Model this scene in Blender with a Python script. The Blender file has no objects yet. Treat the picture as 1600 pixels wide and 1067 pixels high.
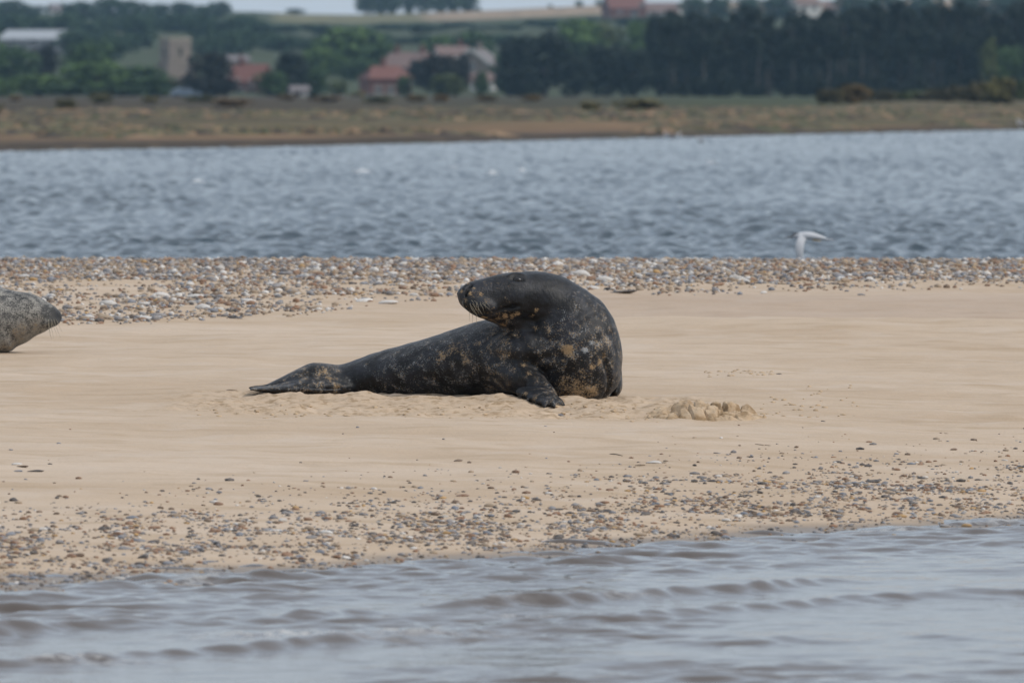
import bpy, bmesh, math, random
import numpy as np
from mathutils import Vector, Matrix, noise as mnoise
from mathutils.bvhtree import BVHTree

rng = np.random.default_rng(7)
random.seed(7)
R = math.radians
scene = bpy.context.scene
col = scene.collection

# ------------------------------------------------------------------ camera
F = 13333.0                       # focal length in photograph pixels (1600 wide)
HOR = 140.0                       # photograph row of the horizon
ZC = 1.7                          # camera height over the water
PITCH = math.atan((533.5 - HOR) / F)
cam = bpy.data.cameras.new('camera')
cam.sensor_width = 22.2
cam.lens = F * 22.2 / 1600
cam.clip_start = 0.5
cam.clip_end = 20000
cam.dof.use_dof = True
cam.dof.focus_distance = 39.6
cam.dof.aperture_fstop = 5.1
cam_ob = bpy.data.objects.new('camera', cam)
cam_ob.location = (0, 0, ZC)
cam_ob.rotation_euler = (math.pi / 2 - PITCH, 0, 0)
col.objects.link(cam_ob)
scene.camera = cam_ob

# ------------------------------------------------------------------ light
CLOUD = (7.1, 7.35, 7.65)
SUN_EL, SUN_AZ = R(46), R(108)     # azimuth clockwise from the view direction (+Y)
world = bpy.data.worlds.new('World')
scene.world = world
world.use_nodes = True
wn = world.node_tree
for n in list(wn.nodes):
    wn.nodes.remove(n)
sky = wn.nodes.new('ShaderNodeTexSky')
sky.sky_type = 'NISHITA'
sky.sun_disc = False
sky.sun_elevation = SUN_EL
sky.sun_rotation = SUN_AZ
sky.air_density = 1.0
sky.dust_density = 2.2
sky.ozone_density = 2.0
bg = wn.nodes.new('ShaderNodeBackground')
bg.inputs['Strength'].default_value = 0.1
wo = wn.nodes.new('ShaderNodeOutputWorld')
# thin bright cloud over the whole sky, a little uneven
tc = wn.nodes.new('ShaderNodeTexCoord')
cn = wn.nodes.new('ShaderNodeTexNoise'); cn.inputs['Scale'].default_value = 2.2; cn.inputs['Detail'].default_value = 5
wn.links.new(tc.outputs['Generated'], cn.inputs['Vector'])
cr = wn.nodes.new('ShaderNodeValToRGB')
cr.color_ramp.elements[0].position = 0.3; cr.color_ramp.elements[0].color = (0.74, 0.83, 0.94, 1)
cr.color_ramp.elements[1].position = 0.7; cr.color_ramp.elements[1].color = (1.0, 1.0, 1.0, 1)
wn.links.new(cn.outputs['Fac'], cr.inputs[0])
cg = wn.nodes.new('ShaderNodeMix'); cg.data_type = 'RGBA'; cg.blend_type = 'MULTIPLY'; cg.inputs[0].default_value = 1.0
wn.links.new(cr.outputs[0], cg.inputs[6]); cg.inputs[7].default_value = (CLOUD[0], CLOUD[1], CLOUD[2], 1)
cm = wn.nodes.new('ShaderNodeMix'); cm.data_type = 'RGBA'; cm.inputs[0].default_value = 0.66
wn.links.new(sky.outputs[0], cm.inputs[6]); wn.links.new(cg.outputs[2], cm.inputs[7])
wn.links.new(cm.outputs[2], bg.inputs[0])
wn.links.new(bg.outputs[0], wo.inputs[0])

sl = bpy.data.lights.new('sun', 'SUN')
sl.energy = 1.5
sl.angle = R(12)
sl.color = (1.0, 0.95, 0.88)
so = bpy.data.objects.new('sun', sl)
sd = Vector((math.sin(SUN_AZ) * math.cos(SUN_EL), math.cos(SUN_AZ) * math.cos(SUN_EL), math.sin(SUN_EL)))
so.rotation_euler = sd.to_track_quat('Z', 'Y').to_euler()
so.location = (20, -20, 30)
col.objects.link(so)

scene.view_settings.view_transform = 'Standard'
scene.view_settings.look = 'None'
scene.view_settings.gamma = 1.0
scene.view_settings.use_curve_mapping = False
scene.view_settings.exposure = 0.36
scene.cycles.max_bounces = 6
scene.cycles.volume_bounces = 1
scene.cycles.use_denoising = True

# ------------------------------------------------------------------ pixel <-> place helpers
FWD = np.array((0, math.cos(PITCH), -math.sin(PITCH)))
UPV = np.array((0, math.sin(PITCH), math.cos(PITCH)))

def ray(px, py):
    u = (px - 800.0) / F
    v = (533.5 - py) / F
    return np.array((u, FWD[1] + v * UPV[1], FWD[2] + v * UPV[2]))

def at(px, py, Y):
    """the place at distance Y that the photograph shows at px, py"""
    d = ray(px, py)
    k = Y / d[1]
    return np.array((d[0] * k, Y, ZC + d[2] * k))

def proj(P):
    P = np.asarray(P, float)
    Q = P - np.array((0, 0, ZC))
    w = Q @ FWD
    return 800 + F * Q[..., 0] / w, 533.5 - F * (Q @ UPV) / w

ORD = 'first second third fourth fifth sixth seventh eighth ninth tenth eleventh twelfth thirteenth fourteenth fifteenth sixteenth seventeenth eighteenth nineteenth twentieth'.split() + ['twenty-' + k for k in 'first second third fourth fifth sixth seventh eighth ninth'.split()] + ['thirtieth'] + ['thirty-' + k for k in 'first second third fourth fifth sixth seventh eighth ninth'.split()] + ['fortieth'] + ['forty-' + k for k in 'first second third fourth fifth sixth seventh eighth ninth'.split()] + ['fiftieth']
def RANK(k): return 'largest ' if k == 1 else ORD[k - 1] + ' largest '

# ------------------------------------------------------------------ numpy noise
def _hash(ix, iy, s):
    h = (ix.astype(np.int64) * 374761393 + iy.astype(np.int64) * 668265263 + s * 974711) & 0xFFFFFFFF
    h = ((h ^ (h >> 13)) * 1274126177) & 0xFFFFFFFF
    h = h ^ (h >> 16)
    return (h & 0xFFFFFF) / float(0xFFFFFF)

def vn(x, y, s=0):
    x = np.asarray(x, float); y = np.asarray(y, float)
    ix = np.floor(x); iy = np.floor(y)
    fx = x - ix; fy = y - iy
    fx = fx * fx * (3 - 2 * fx); fy = fy * fy * (3 - 2 * fy)
    a = _hash(ix, iy, s); b = _hash(ix + 1, iy, s); c = _hash(ix, iy + 1, s); d = _hash(ix + 1, iy + 1, s)
    return (a + (b - a) * fx) * (1 - fy) + (c + (d - c) * fx) * fy

def fbm(x, y, s=0, o=4, g=0.5):
    t = 0; a = 1; n = 0
    for k in range(o):
        t = t + a * vn(x * 2 ** k, y * 2 ** k, s + 17 * k); n += a; a *= g
    return t / n                                    # 0..1

def sstep(a, b, x):
    t = np.clip((x - a) / (b - a), 0, 1)
    return t * t * (3 - 2 * t)

# ------------------------------------------------------------------ mesh helpers
def mesh_np(name, v, f, smooth=True):
    """mesh from arrays: v (n,3), f (m,3) or (m,4)"""
    v = np.ascontiguousarray(v, np.float32); f = np.ascontiguousarray(f, np.int32)
    m = bpy.data.meshes.new(name)
    n, k = f.shape
    m.vertices.add(len(v)); m.vertices.foreach_set('co', v.ravel())
    m.loops.add(n * k); m.loops.foreach_set('vertex_index', f.ravel())
    m.polygons.add(n)
    m.polygons.foreach_set('loop_start', np.arange(0, n * k, k, dtype=np.int32))
    m.polygons.foreach_set('loop_total', np.full(n, k, np.int32))
    m.polygons.foreach_set('use_smooth', np.full(n, smooth, bool))
    m.update(calc_edges=True)
    m.validate()
    return m

def grid_faces(nr, nc):
    i = np.arange(nr * nc).reshape(nr, nc)
    return np.stack((i[:-1, :-1], i[:-1, 1:], i[1:, 1:], i[1:, :-1]), -1).reshape(-1, 4)

def set_attr(m, name, a):
    a = np.asarray(a, np.float32)
    if a.ndim == 1:
        t = m.attributes.new(name, 'FLOAT', 'POINT'); t.data.foreach_set('value', a)
    else:
        if a.shape[1] == 3:
            a = np.concatenate((a, np.ones((len(a), 1), np.float32)), 1)
        t = m.attributes.new(name, 'FLOAT_COLOR', 'POINT'); t.data.foreach_set('color', np.ascontiguousarray(a).ravel())

def link(name, data, mat=None, parent=None, loc=None):
    o = bpy.data.objects.new(name, data)
    if mat is not None and data is not None and not len(data.materials):
        data.materials.append(mat)
    if parent is not None:
        o.parent = parent
    if loc is not None:
        o.location = loc
    col.objects.link(o)
    return o

def tag(o, label=None, cat=None, group=None, kind=None):
    if label: o['label'] = label
    if cat: o['category'] = cat
    if group: o['group'] = group
    if kind: o['kind'] = kind
    return o

def empty(name, loc, rz=0.0):
    o = bpy.data.objects.new(name, None)
    o.empty_display_size = 0.2
    o.location = loc
    o.rotation_euler = (0, 0, rz)
    col.objects.link(o)
    return o

def ring_tube(path, ru, rv, seg=24, ref=(0, 1, 0), sub=6, caps=True):
    """a closed tube along PATH; RU = radius across (in the plane), RV = radius along REF. Returns v, f (quads+tris as tuples)"""
    P = np.asarray(path, float); n = len(P)
    D = np.column_stack((P, ru, rv))
    out = []
    for i in range(n - 1):                               # Catmull-Rom
        p0 = D[max(i - 1, 0)]; p1 = D[i]; p2 = D[i + 1]; p3 = D[min(i + 2, n - 1)]
        for k in range(sub):
            t = k / sub
            out.append(0.5 * ((2 * p1) + (-p0 + p2) * t + (2 * p0 - 5 * p1 + 4 * p2 - p3) * t * t + (-p0 + 3 * p1 - 3 * p2 + p3) * t ** 3))
    out.append(D[-1])
    D = np.array(out); C = D[:, :3]
    T = np.gradient(C, axis=0); T /= np.linalg.norm(T, axis=1)[:, None] + 1e-12
    ref = np.asarray(ref, float)
    V = []; Fc = []
    th = np.linspace(0, 2 * math.pi, seg, endpoint=False)
    for c, t, r in zip(C, T, D[:, 3:]):
        b = ref - t * (ref @ t); b /= np.linalg.norm(b) + 1e-12
        nrm = np.cross(t, b)
        for a in th:
            V.append(c + nrm * math.cos(a) * max(r[0], 1e-4) + b * math.sin(a) * max(r[1], 1e-4))
    m = len(C)
    for i in range(m - 1):
        for k in range(seg):
            k2 = (k + 1) % seg
            Fc.append((i * seg + k, i * seg + k2, (i + 1) * seg + k2, (i + 1) * seg + k))
    if caps:
        a = len(V); V.append(C[0] - T[0] * 0.5 * min(D[0, 3], D[0, 4])); V.append(C[-1] + T[-1] * 0.5 * min(D[-1, 3], D[-1, 4]))
        for k in range(seg):
            k2 = (k + 1) % seg
            Fc.append((a, k2, k)); Fc.append((a + 1, (m - 1) * seg + k, (m - 1) * seg + k2))
    return V, Fc

class MB:
    def __init__(s): s.v = []; s.f = []
    def add(s, v, f):
        n = len(s.v); s.v += [tuple(x) for x in v]; s.f += [tuple(i + n for i in q) for q in f]; return s
    def tube(s, *a, **k): return s.add(*ring_tube(*a, **k))
    def box(s, c, d, rz=0.0):
        x, y, z = d[0] / 2, d[1] / 2, d[2] / 2
        cs, sn = math.cos(rz), math.sin(rz)
        v = [(c[0] + a * x * cs - b * y * sn, c[1] + a * x * sn + b * y * cs, c[2] + e * z) for e in (-1, 1) for a, b in ((-1, -1), (1, -1), (1, 1), (-1, 1))]
        return s.add(v, [(3, 2, 1, 0), (4, 5, 6, 7), (0, 1, 5, 4), (1, 2, 6, 5), (2, 3, 7, 6), (3, 0, 4, 7)])
    def mesh(s, name, smooth=False):
        m = bpy.data.meshes.new(name); m.from_pydata(s.v, [], s.f); m.update()
        bm = bmesh.new(); bm.from_mesh(m); bmesh.ops.recalc_face_normals(bm, faces=bm.faces); bm.to_mesh(m); bm.free()
        m.polygons.foreach_set('use_smooth', np.full(len(m.polygons), smooth, bool))
        return m

# ------------------------------------------------------------------ material helper
class Mat:
    def __init__(s, name, rough=0.8, base=None, **kw):
        s.m = bpy.data.materials.new(name); s.m.use_nodes = True
        s.nt = s.m.node_tree
        s.b = s.nt.nodes['Principled BSDF']; s.out = s.nt.nodes['Material Output']
        s.b.inputs['Roughness'].default_value = rough
        if base is not None: s.b.inputs['Base Color'].default_value = (*base, 1)
        for k, v in kw.items(): s.b.inputs[k.replace('_', ' ')].default_value = v
        s.geo = None
    def n(s, t, **kw):
        x = s.nt.nodes.new(t)
        for k, v in kw.items(): setattr(x, k, v)
        return x
    def l(s, a, b): s.nt.links.new(a, b)
    def pos(s, scale=(1, 1, 1), local=False):
        if local:
            g = s.n('ShaderNodeTexCoord').outputs['Object']
        else:
            g = s.n('ShaderNodeNewGeometry').outputs['Position']
        mp = s.n('ShaderNodeMapping'); mp.inputs['Scale'].default_value = scale
        s.l(g, mp.inputs['Vector']); return mp.outputs[0]
    def noise(s, scale, detail=4, vec=None, rough=0.55):
        x = s.n('ShaderNodeTexNoise'); x.inputs['Scale'].default_value = scale; x.inputs['Detail'].default_value = detail
        x.inputs['Roughness'].default_value = rough
        if vec is not None: s.l(vec, x.inputs['Vector'])
        return x.outputs['Fac']
    def ramp(s, fac, stops):
        x = s.n('ShaderNodeValToRGB')
        e = x.color_ramp.elements
        while len(e) < len(stops): e.new(0.5)
        for el, (p, c) in zip(e, stops):
            el.position = p; el.color = (*c, 1) if len(c) == 3 else c
        s.l(fac, x.inputs[0]); return x.outputs[0]
    def mr(s, fac, a, b, c=0.0, d=1.0):
        x = s.n('ShaderNodeMapRange'); x.inputs[1].default_value = a; x.inputs[2].default_value = b
        x.inputs[3].default_value = c; x.inputs[4].default_value = d
        s.l(fac, x.inputs[0]); return x.outputs[0]
    def mix(s, fac, a, b, mode='MIX'):
        x = s.n('ShaderNodeMix', data_type='RGBA', blend_type=mode)
        if isinstance(fac, (int, float)): x.inputs[0].default_value = fac
        else: s.l(fac, x.inputs[0])
        for sock, v in ((x.inputs[6], a), (x.inputs[7], b)):
            if isinstance(v, tuple): sock.default_value = (*v, 1)
            else: s.l(v, sock)
        return x.outputs[2]
    def math(s, op, a, b=0.0):
        x = s.n('ShaderNodeMath', operation=op)
        for i, v in enumerate((a, b)):
            if isinstance(v, (int, float)): x.inputs[i].default_value = v
            else: s.l(v, x.inputs[i])
        return x.outputs[0]
    def attr(s, name, colour=False):
        x = s.n('ShaderNodeAttribute'); x.attribute_name = name
        return x.outputs['Color' if colour else 'Fac']
    def base(s, c): s.l(c, s.b.inputs['Base Color'])
    def bump(s, h, strength=0.3, dist=0.01):
        x = s.n('ShaderNodeBump'); x.inputs['Strength'].default_value = strength; x.inputs['Distance'].default_value = dist
        s.l(h, x.inputs['Height']); s.l(x.outputs[0], s.b.inputs['Normal'])

# ================================================================== SAND BAR
CREST = 56.0
def shore(px):
    return np.interp(px, [-900, 0, 800, 1600, 2500], [26.2, 28.75, 31.0, 33.6, 36.4])

def shoreY(X, Y):
    return shore(800 + F * np.asarray(X) / np.maximum(np.asarray(Y), 10.0))

_t = np.array([-3.0, -0.3, 0, 0.06, 0.2, 0.358, 0.5, 0.68, 0.85, 0.95, 1.0, 1.06, 1.3, 1.6])
_z = np.array([-1.6, -0.19, 0, 0.05, 0.148, 0.245, 0.318, 0.405, 0.50, 0.556, 0.574, 0.55, 0.10, -0.6])

def sand_z(X, Y, fine=True):
    X = np.asarray(X, float); Y = np.asarray(Y, float)
    s = shoreY(X, Y)
    t = (Y - s) / (CREST - s)
    z = np.interp(t, _t, _z)
    if not fine: return z
    on = sstep(-0.1, 0.1, t) * (1 - sstep(0.85, 1.0, t))
    # long low undulations lying across the view, and the lip that shows on the right
    z = z + on * ((fbm(X * 0.5, Y * 0.9, 3, 3) - 0.5) * 0.045 + (fbm(X * 1.3 + Y * 0.3, Y * 3.2, 5, 3) - 0.5) * 0.016 + (fbm(X * 2.6, Y * 3.4, 7, 5, .55) - 0.5) * 0.030)
    lip = 47.6 + 0.25 * (fbm(X * 0.4, X * 0 + 3, 9, 3) - 0.5) * 4 - 0.1 * X
    k = sstep(-1.2, 1.0, X)
    z = z + k * 0.055 * np.exp(-((Y - lip) / 0.5) ** 2) - k * 0.045 * np.exp(-((Y - lip - 1.5) / 0.8) ** 2)
    # pressed and dug sand round the resting animal
    d = dug(X, Y)
    z = z + d * ((fbm(X * 7, Y * 9, 21, 5, 0.65) - 0.5) * 0.062 + 0.006 + 0.01 * sstep(0.55, 0.75, fbm(X * 3, Y * 4, 25, 3)))
    # heaps pushed up by the flipper and along the belly
    for (hx, hy, rx, ry, h) in HEAPS:
        q = ((X - hx) / rx) ** 2 + ((Y - hy) / ry) ** 2
        z = z + h * np.exp(-q) * (0.55 + 0.9 * fbm(X * 9, Y * 9, 33, 3))
    return z

def dug(X, Y):
    w = (fbm(X * 2.2, Y * 2.2, 41, 4) - 0.5)
    lo = 38.72 + w * 0.35 + 0.03 * X
    hi = 40.15 + w * 0.7
    a = sstep(-1.75, -1.2, X + w) * (1 - sstep(0.6, 1.25, X + w))
    return a * sstep(lo, lo + 0.12, Y) * (1 - sstep(hi, hi + 0.5, Y))

HEAPS = []
def ground(px, py, lo=25.0, hi=57.0):
    """the place on the sand that the photograph shows at px, py"""
    px = np.atleast_1d(np.asarray(px, float)); py = np.atleast_1d(np.asarray(py, float))
    u = (px - 800) / F; v = (533.5 - py) / F
    dy = FWD[1] + v * UPV[1]; dz = FWD[2] + v * UPV[2]
    a = np.full(px.shape, lo); b = np.full(px.shape, hi)
    for _ in range(34):
        m = (a + b) / 2
        up = ZC + dz / dy * m > sand_z(u / dy * m, m, False)
        a = np.where(up, m, a); b = np.where(up, b, m)
    Y = (a + b) / 2
    X = u / dy * Y
    return np.stack((X, Y, sand_z(X, Y)), -1)

def g1(px, py): return ground(px, py)[0]

for (hx, hy, rx, ry, h) in ((815, 634, .16, .13, .035), (790, 628, .10, .09, .025), (806, 646, .10, .10, .022), (555, 624, .10, .06, .02), (580, 625, .06, .05, .016),
                            (700, 632, .25, .07, .014), (770, 630, .12, .07, .02), (930, 632, .16, .10, .012), (970, 645, .12, .08, .014), (470, 624, .20, .08, .012)):
    q = g1(hx, hy)
    HEAPS.append((q[0], q[1], rx, ry, h))

m_sand = Mat('sand', 0.95)
m = m_sand
P = m.pos()
n1 = m.noise(0.9, 5, m.pos((0.35, 1.0, 1)))
n2 = m.noise(5.0, 4, m.pos((0.4, 1.4, 1)))
c = m.ramp(n1, [(0.3, (0.430, 0.320, 0.220)), (0.5, (0.482, 0.374, 0.272)), (0.70, (0.525, 0.418, 0.318))])
c = m.mix(m.mr(n2, 0.50, 0.68, 0, 0.75), c, (0.40, 0.298, 0.20))
c = m.mix(m.mr(m.noise(2.4, 5, m.pos((1, 1.3, 1))), 0.52, 0.66, 0, 0.5), c, (0.53, 0.435, 0.345))
c = m.mix(m.math('MULTIPLY', m.attr('dug'), m.mr(m.noise(9, 4, P), 0.35, 0.6, 0.35, 1.0)), c, m.ramp(m.noise(22, 5, P), [(.40, (0.30, 0.21, 0.125)), (.49, (0.47, 0.35, 0.24)), (.7, (0.52, 0.405, 0.29))]))
c = m.mix(m.mr(m.noise(55, 2, P), 0.70, 0.78, 0, 0.45), c, (0.20, 0.15, 0.11))
c = m.mix(m.attr('swale_tone'), c, m.mix(0.82, c, (0.36, 0.27, 0.21)))
c = m.mix(m.attr('wet'), c, (0.21, 0.165, 0.125))
m.base(c)
m.l(m.mr(m.attr('wet'), 0, 1, 0.95, 0.4), m.b.inputs['Roughness'])
m.b.inputs['Specular IOR Level'].default_value = 0.25
m.bump(m.math('ADD', m.noise(60, 4, P), m.math('MULTIPLY', m.noise(14, 3, P), 1.2)), 0.5, 0.008)

def outward(core, step, grow, far):
    out = []; x = core; s = step
    while x < far:
        s *= grow; x += s; out.append(x)
    return out
_side = outward(3.3, 0.03, 1.16, 400)
XS = np.array([-x for x in _side][::-1] + list(np.arange(-3.3, 3.3001, 0.022)) + _side)
YS = np.concatenate((np.arange(20, 27.5, 0.5), np.arange(27.5, 37.6, 0.055), np.arange(37.6, 42.0, 0.02), np.arange(42.0, 58, 0.06), np.arange(58, 70, 0.4)))
GX, GY = np.meshgrid(XS, YS)
GZ = sand_z(GX, GY)
me = mesh_np('sand_bank', np.stack((GX, GY, GZ), -1).reshape(-1, 3), grid_faces(*GX.shape))
set_attr(me, 'dug', dug(GX, GY).ravel())
_lip = 47.6 - 0.1 * GX + 0.9 * (fbm(GX * 0.4, GX * 0 + 3, 9, 3) - 0.5)
set_attr(me, 'swale_tone', (0.55 * sstep(-1.5, 1.5, GX) * sstep(_lip + .2, _lip + .9, GY) * (1 - sstep(50.5, 52.5, GY))).ravel())  # darker tone on the sand behind the lip
set_attr(me, 'wet', (1 - sstep(0.002, 0.022, GZ + 0.012 * (fbm(GX * 3, GY * 3, 77, 3) - 0.5))).ravel())
tag(link('sand_bank', me, m_sand.m), kind='structure')

# ================================================================== WATER
def waves(X, Y, spec, seed, head, spread, sharp=1.5):
    r = np.random.default_rng(seed)
    h = 0
    for lam, amp, n in spec:
        for _ in range(n):
            l = lam * r.uniform(0.8, 1.25); a = head + r.normal(0, spread)
            k = 2 * math.pi / l
            ph = k * (X * math.cos(a) + Y * math.sin(a)) + r.uniform(0, 6.28)
            h = h + amp / math.sqrt(n) * (2 * ((np.sin(ph) + 1) / 2) ** sharp - 0.85)
    return h

# -- near channel
m_near = Mat('near_water', 0.06, (0.085, 0.068, 0.055), IOR=1.33)
m = m_near
m.bump(m.noise(9, 4, m.pos((0.7, 1.0, 1))), 0.25, 0.02)
fo = m.math('MULTIPLY', m.attr('foam'), m.mr(m.noise(22, 5, m.pos()), 0.42, 0.6))
m.base(m.mix(fo, (0.085, 0.066, 0.053), (0.62, 0.62, 0.60)))
m.l(m.mr(fo, 0, 1, 0.06, 0.7), m.b.inputs['Roughness'])

_sw = outward(3.4, 0.025, 1.2, 500)
XW = np.array([-x for x in _sw][::-1] + list(np.arange(-3.4, 3.4001, 0.02)) + _sw)
YW = np.concatenate((np.array([-300, -120, -50, -20, 0, 10, 16, 19, 21]), np.arange(22, 36.3, 0.024)))
GX, GY = np.meshgrid(XW, YW)
inn = (np.abs(GX) < 9) & (GY > 20.5)
d = shoreY(GX, GY) - GY                                # distance out from the waterline
amp = sstep(-0.5, 2.2, d) * 0.8 + 0.2
s_ang = math.atan2(1, -0.55)                            # swell comes in towards the bank, crests lie a little oblique
gA = fbm(GX * 0.45 + 3, GY * 0.45, 51, 3)
ph = d + 0.55 * (fbm(GX * 0.35, GY * 0.3, 61, 3) - 0.5) * 2 + 0.10 * GX
h = 0
def on_water(px, py):
    d_ = ray(px, py); k_ = -ZC / d_[2]
    return d_[0] * k_, d_[1] * k_
LINES = (   # little wave fronts: columns, rows, height, half breadth
    ((-250, 60, 160, 300, 420, 500, 560, 610), (1000, 986, 979, 976, 972, 966, 958, 955), .030, .17),
    ((640, 690, 800, 930, 1050, 1140, 1290, 1380), (952, 949, 946, 939, 929, 922, 909, 908), .024, .15),
    ((-250, 30, 130, 280, 400, 480, 560, 640), (1060, 1038, 1031, 1023, 1014, 1004, 999, 990), .030, .17),
    ((560, 640, 760, 860, 960), (1006, 996, 984, 978, 978), .020, .18),
    ((840, 900, 1000, 1100, 1200, 1300, 1400, 1500, 1600, 1850), (976, 973, 969, 957, 947, 937, 936, 928, 926, 915), .033, .18),
    ((1060, 1100, 1240, 1330), (1001, 1000, 999, 1004), .015, .16),
    ((1380, 1420, 1520, 1600), (990, 992, 998, 1004), .012, .16),
    ((150, 300, 420, 520), (945, 940, 934, 930), .010, .13),
    ((1000, 1120, 1260, 1380), (895, 890, 882, 878), .010, .12),
    ((1240, 1350, 1480, 1700), (865, 858, 852, 842), .012, .12),
    ((350, 480, 640, 800), (905, 896, 888, 880), .010, .11),
    ((-200, 20, 130, 230), (945, 936, 930, 926), .012, .12),
    ((820, 940, 1050), (890, 884, 880), .010, .10),
    ((1500, 1600, 1800), (1050, 1046, 1040), .014, .2),
    ((-250, -50, 100, 220), (1088, 1078, 1072, 1070), .014, .2),
)
wob = (fbm(GX * 2.2, GY * 0.8, 71, 3) - 0.5) * 0.34
for k, (lx, ly, a_, w_) in enumerate(LINES):
    q_ = np.array([on_water(x_, y_) for x_, y_ in zip(lx, ly)])
    yl = np.interp(GX, q_[:, 0], q_[:, 1])
    fade = sstep(q_[0, 0] - .1, q_[0, 0] + .35, GX) * (1 - sstep(q_[-1, 0] - .35, q_[-1, 0] + .1, GX))
    mod = 0.55 + 0.8 * sstep(.3, .7, fbm(GX * 1.5 + 7 * k, GX * 0 + k, 73, 3))
    q2 = (GY - yl - wob - .10 * (fbm(GX * 6, GY * 3, 74, 4) - .5))
    wd_ = np.where(q2 > 0, w_ * .62, w_)
    h = h + fade * mod * a_ * 1.15 * np.exp(-(q2 / (wd_ * .72)) ** 2) * (.80 + .4 * fbm(GX * 6, GY * 4, 76 + k, 4, .65))
    # ruffled little ripples running off the front
    h = h + fade * mod * .14 * a_ * np.exp(-((q2 + .12) / .3) ** 2) * fbm(GX * 4, GY * 3, 79, 2) * 1.8 * np.sin(2 * math.pi * (GX * 3.2 + GY * 4.5 + 2 * wob))
rip = waves(GX, GY, ((0.5, 0.0055, 8), (0.28, 0.0048, 10), (0.16, 0.0030, 10), (0.10, 0.0016, 10)), 5, math.pi / 2 + 0.25, 0.6)
rg = 0.18 + 0.7 * sstep(0.42, 0.7, fbm(GX * 0.8, GY * 0.7, 81, 3)) + 0.75 * (1 - sstep(0.6, 3.0, d))
Z = np.where(inn, h + rip * rg, 0.0)
foam = np.zeros_like(GX)
for (fx, fy, rx, ry, k) in ((520, 992, .42, .16, 1.0), (400, 1000, .5, .12, .45), (40, 1035, .5, .12, .6), (700, 945, .2, .1, .45), (915, 936, .25, .1, .35), (800, 965, .15, .08, .4)):
    dr = ray(fx, fy); kk = -ZC / dr[2]
    qx, qy = dr[0] * kk, dr[1] * kk
    foam = np.maximum(foam, k * np.exp(-(((GX - qx) / rx) ** 2 + ((GY - qy) / ry) ** 2)))
foam = np.maximum(foam, 0.55 * np.exp(-((d - 0.05) / 0.12) ** 2) * sstep(0.5, 0.7, fbm(GX * 2, GY * 2, 91, 3)))
Z = Z + foam * 0.025 * fbm(GX * 14, GY * 14, 93, 3)
me = mesh_np('near_water', np.stack((GX, GY, Z), -1).reshape(-1, 3), grid_faces(*GX.shape))
set_attr(me, 'foam', foam.ravel())
tag(link('near_water', me, m_near.m), kind='structure')

# -- far channel: a fan of cells that widens with distance
def far_shore(u):
    px = 800 + F * u
    py = np.interp(px, [-2600, -400, 0, 400, 800, 1200, 1600, 2400, 4600], [290, 243, 237.5, 231, 221.5, 212, 203.5, 192, 180])
    return ZC * F / (py - HOR)

m_far = Mat('channel_water', 0.12, (0.03, 0.042, 0.046), IOR=1.33)
m = m_far
m.bump(m.noise(3.0, 4, m.pos((0.8, 1.0, 1))), 0.35, 0.06)
m.base(m.mix(m.attr('foam'), (0.016, 0.036, 0.050), (0.6, 0.62, 0.63)))
m.l(m.mr(m.attr('foam'), 0, 1, 0.12, 0.8), m.b.inputs['Roughness'])
us = outward(0.075, 0.0006, 1.25, 3.0)
U = np.array([-x for x in us][::-1] + list(np.linspace(-0.075, 0.075, 390)) + us)
YF = np.concatenate((np.array([57, 62, 68, 74]), 78 * np.exp(np.arange(0, math.log(430 / 78), 0.00135)), np.array([450, 500, 600])))
GU, GY = np.meshgrid(U, YF)
GX = GU * GY
Zf = waves(GX, GY, ((2.0, 0.006, 6), (1.0, 0.011, 14), (0.6, 0.017, 20), (0.38, 0.014, 20), (0.25, 0.008, 14)), 12, -math.pi / 2 + 0.5, 0.75, 1.6)
gust = fbm(GX * 0.12, GY * 0.035, 101, 3)
Zf = Zf * (0.72 + 0.5 * sstep(0.3, 0.75, gust))
Zf = np.where(np.abs(GU) < 0.3, Zf, 0)
# small breaking crests that the photograph shows
foam = np.zeros_like(GX)
for (fx, fy, wpx) in ((225, 280, 9), (310, 285, 10), (570, 270, 20), (710, 262, 7), (770, 272, 8), (815, 268, 6), (1110, 255, 10), (1455, 214, 8)):
    dr = ray(fx, fy); kk = -ZC / dr[2]
    qx, qy = dr[0] * kk, dr[1] * kk
    w = wpx * qy / F
    foam = np.maximum(foam, np.exp(-(((GX - qx) / w) ** 2 + ((GY - qy) / (1.2 + w)) ** 2) ** 2) * sstep(0.42, 0.6, fbm(GX * 2.2, GY * 1.1, 111, 3)))
Zf = Zf + foam * 0.06
me = mesh_np('channel_water', np.stack((GX, GY, Zf), -1).reshape(-1, 3), grid_faces(*GX.shape))
set_attr(me, 'foam', foam.ravel())
tag(link('channel_water', me, m_far.m), kind='structure')

# ================================================================== FAR LAND
def hill_crest(px):
    yc = np.interp(px, [-3000, 0, 200, 400, 470, 560, 740, 950, 1100, 1600, 4000], [18, 20, 20, 19, 23, 24, 18, 8, 4, -2, -10])
    return 1.7 + (HOR - yc) * 2800 / F

def land_z(X, Y):
    X = np.asarray(X, float); Y = np.asarray(Y, float)
    u = X / np.maximum(Y, 50)
    s = Y - far_shore(u)
    low = np.interp(s, [-80, -6, 0, 3, 10, 60, 250, 900], [-1.5, -0.25, -0.02, 0.13, 0.24, 0.42, 0.5, 0.62])
    low = low + sstep(2, 20, s) * (fbm(X * 0.06, Y * 0.03, 121, 4) - 0.5) * 0.22
    t = np.clip((Y - 1380) / (2800 - 1380), 0, 1)
    hc = hill_crest(800 + F * u)
    return low + (hc - 0.6) * (0.75 * t + 0.25 * t * t * (3 - 2 * t)) - np.clip(Y - 2850, 0, 4000) * 0.003

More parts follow.
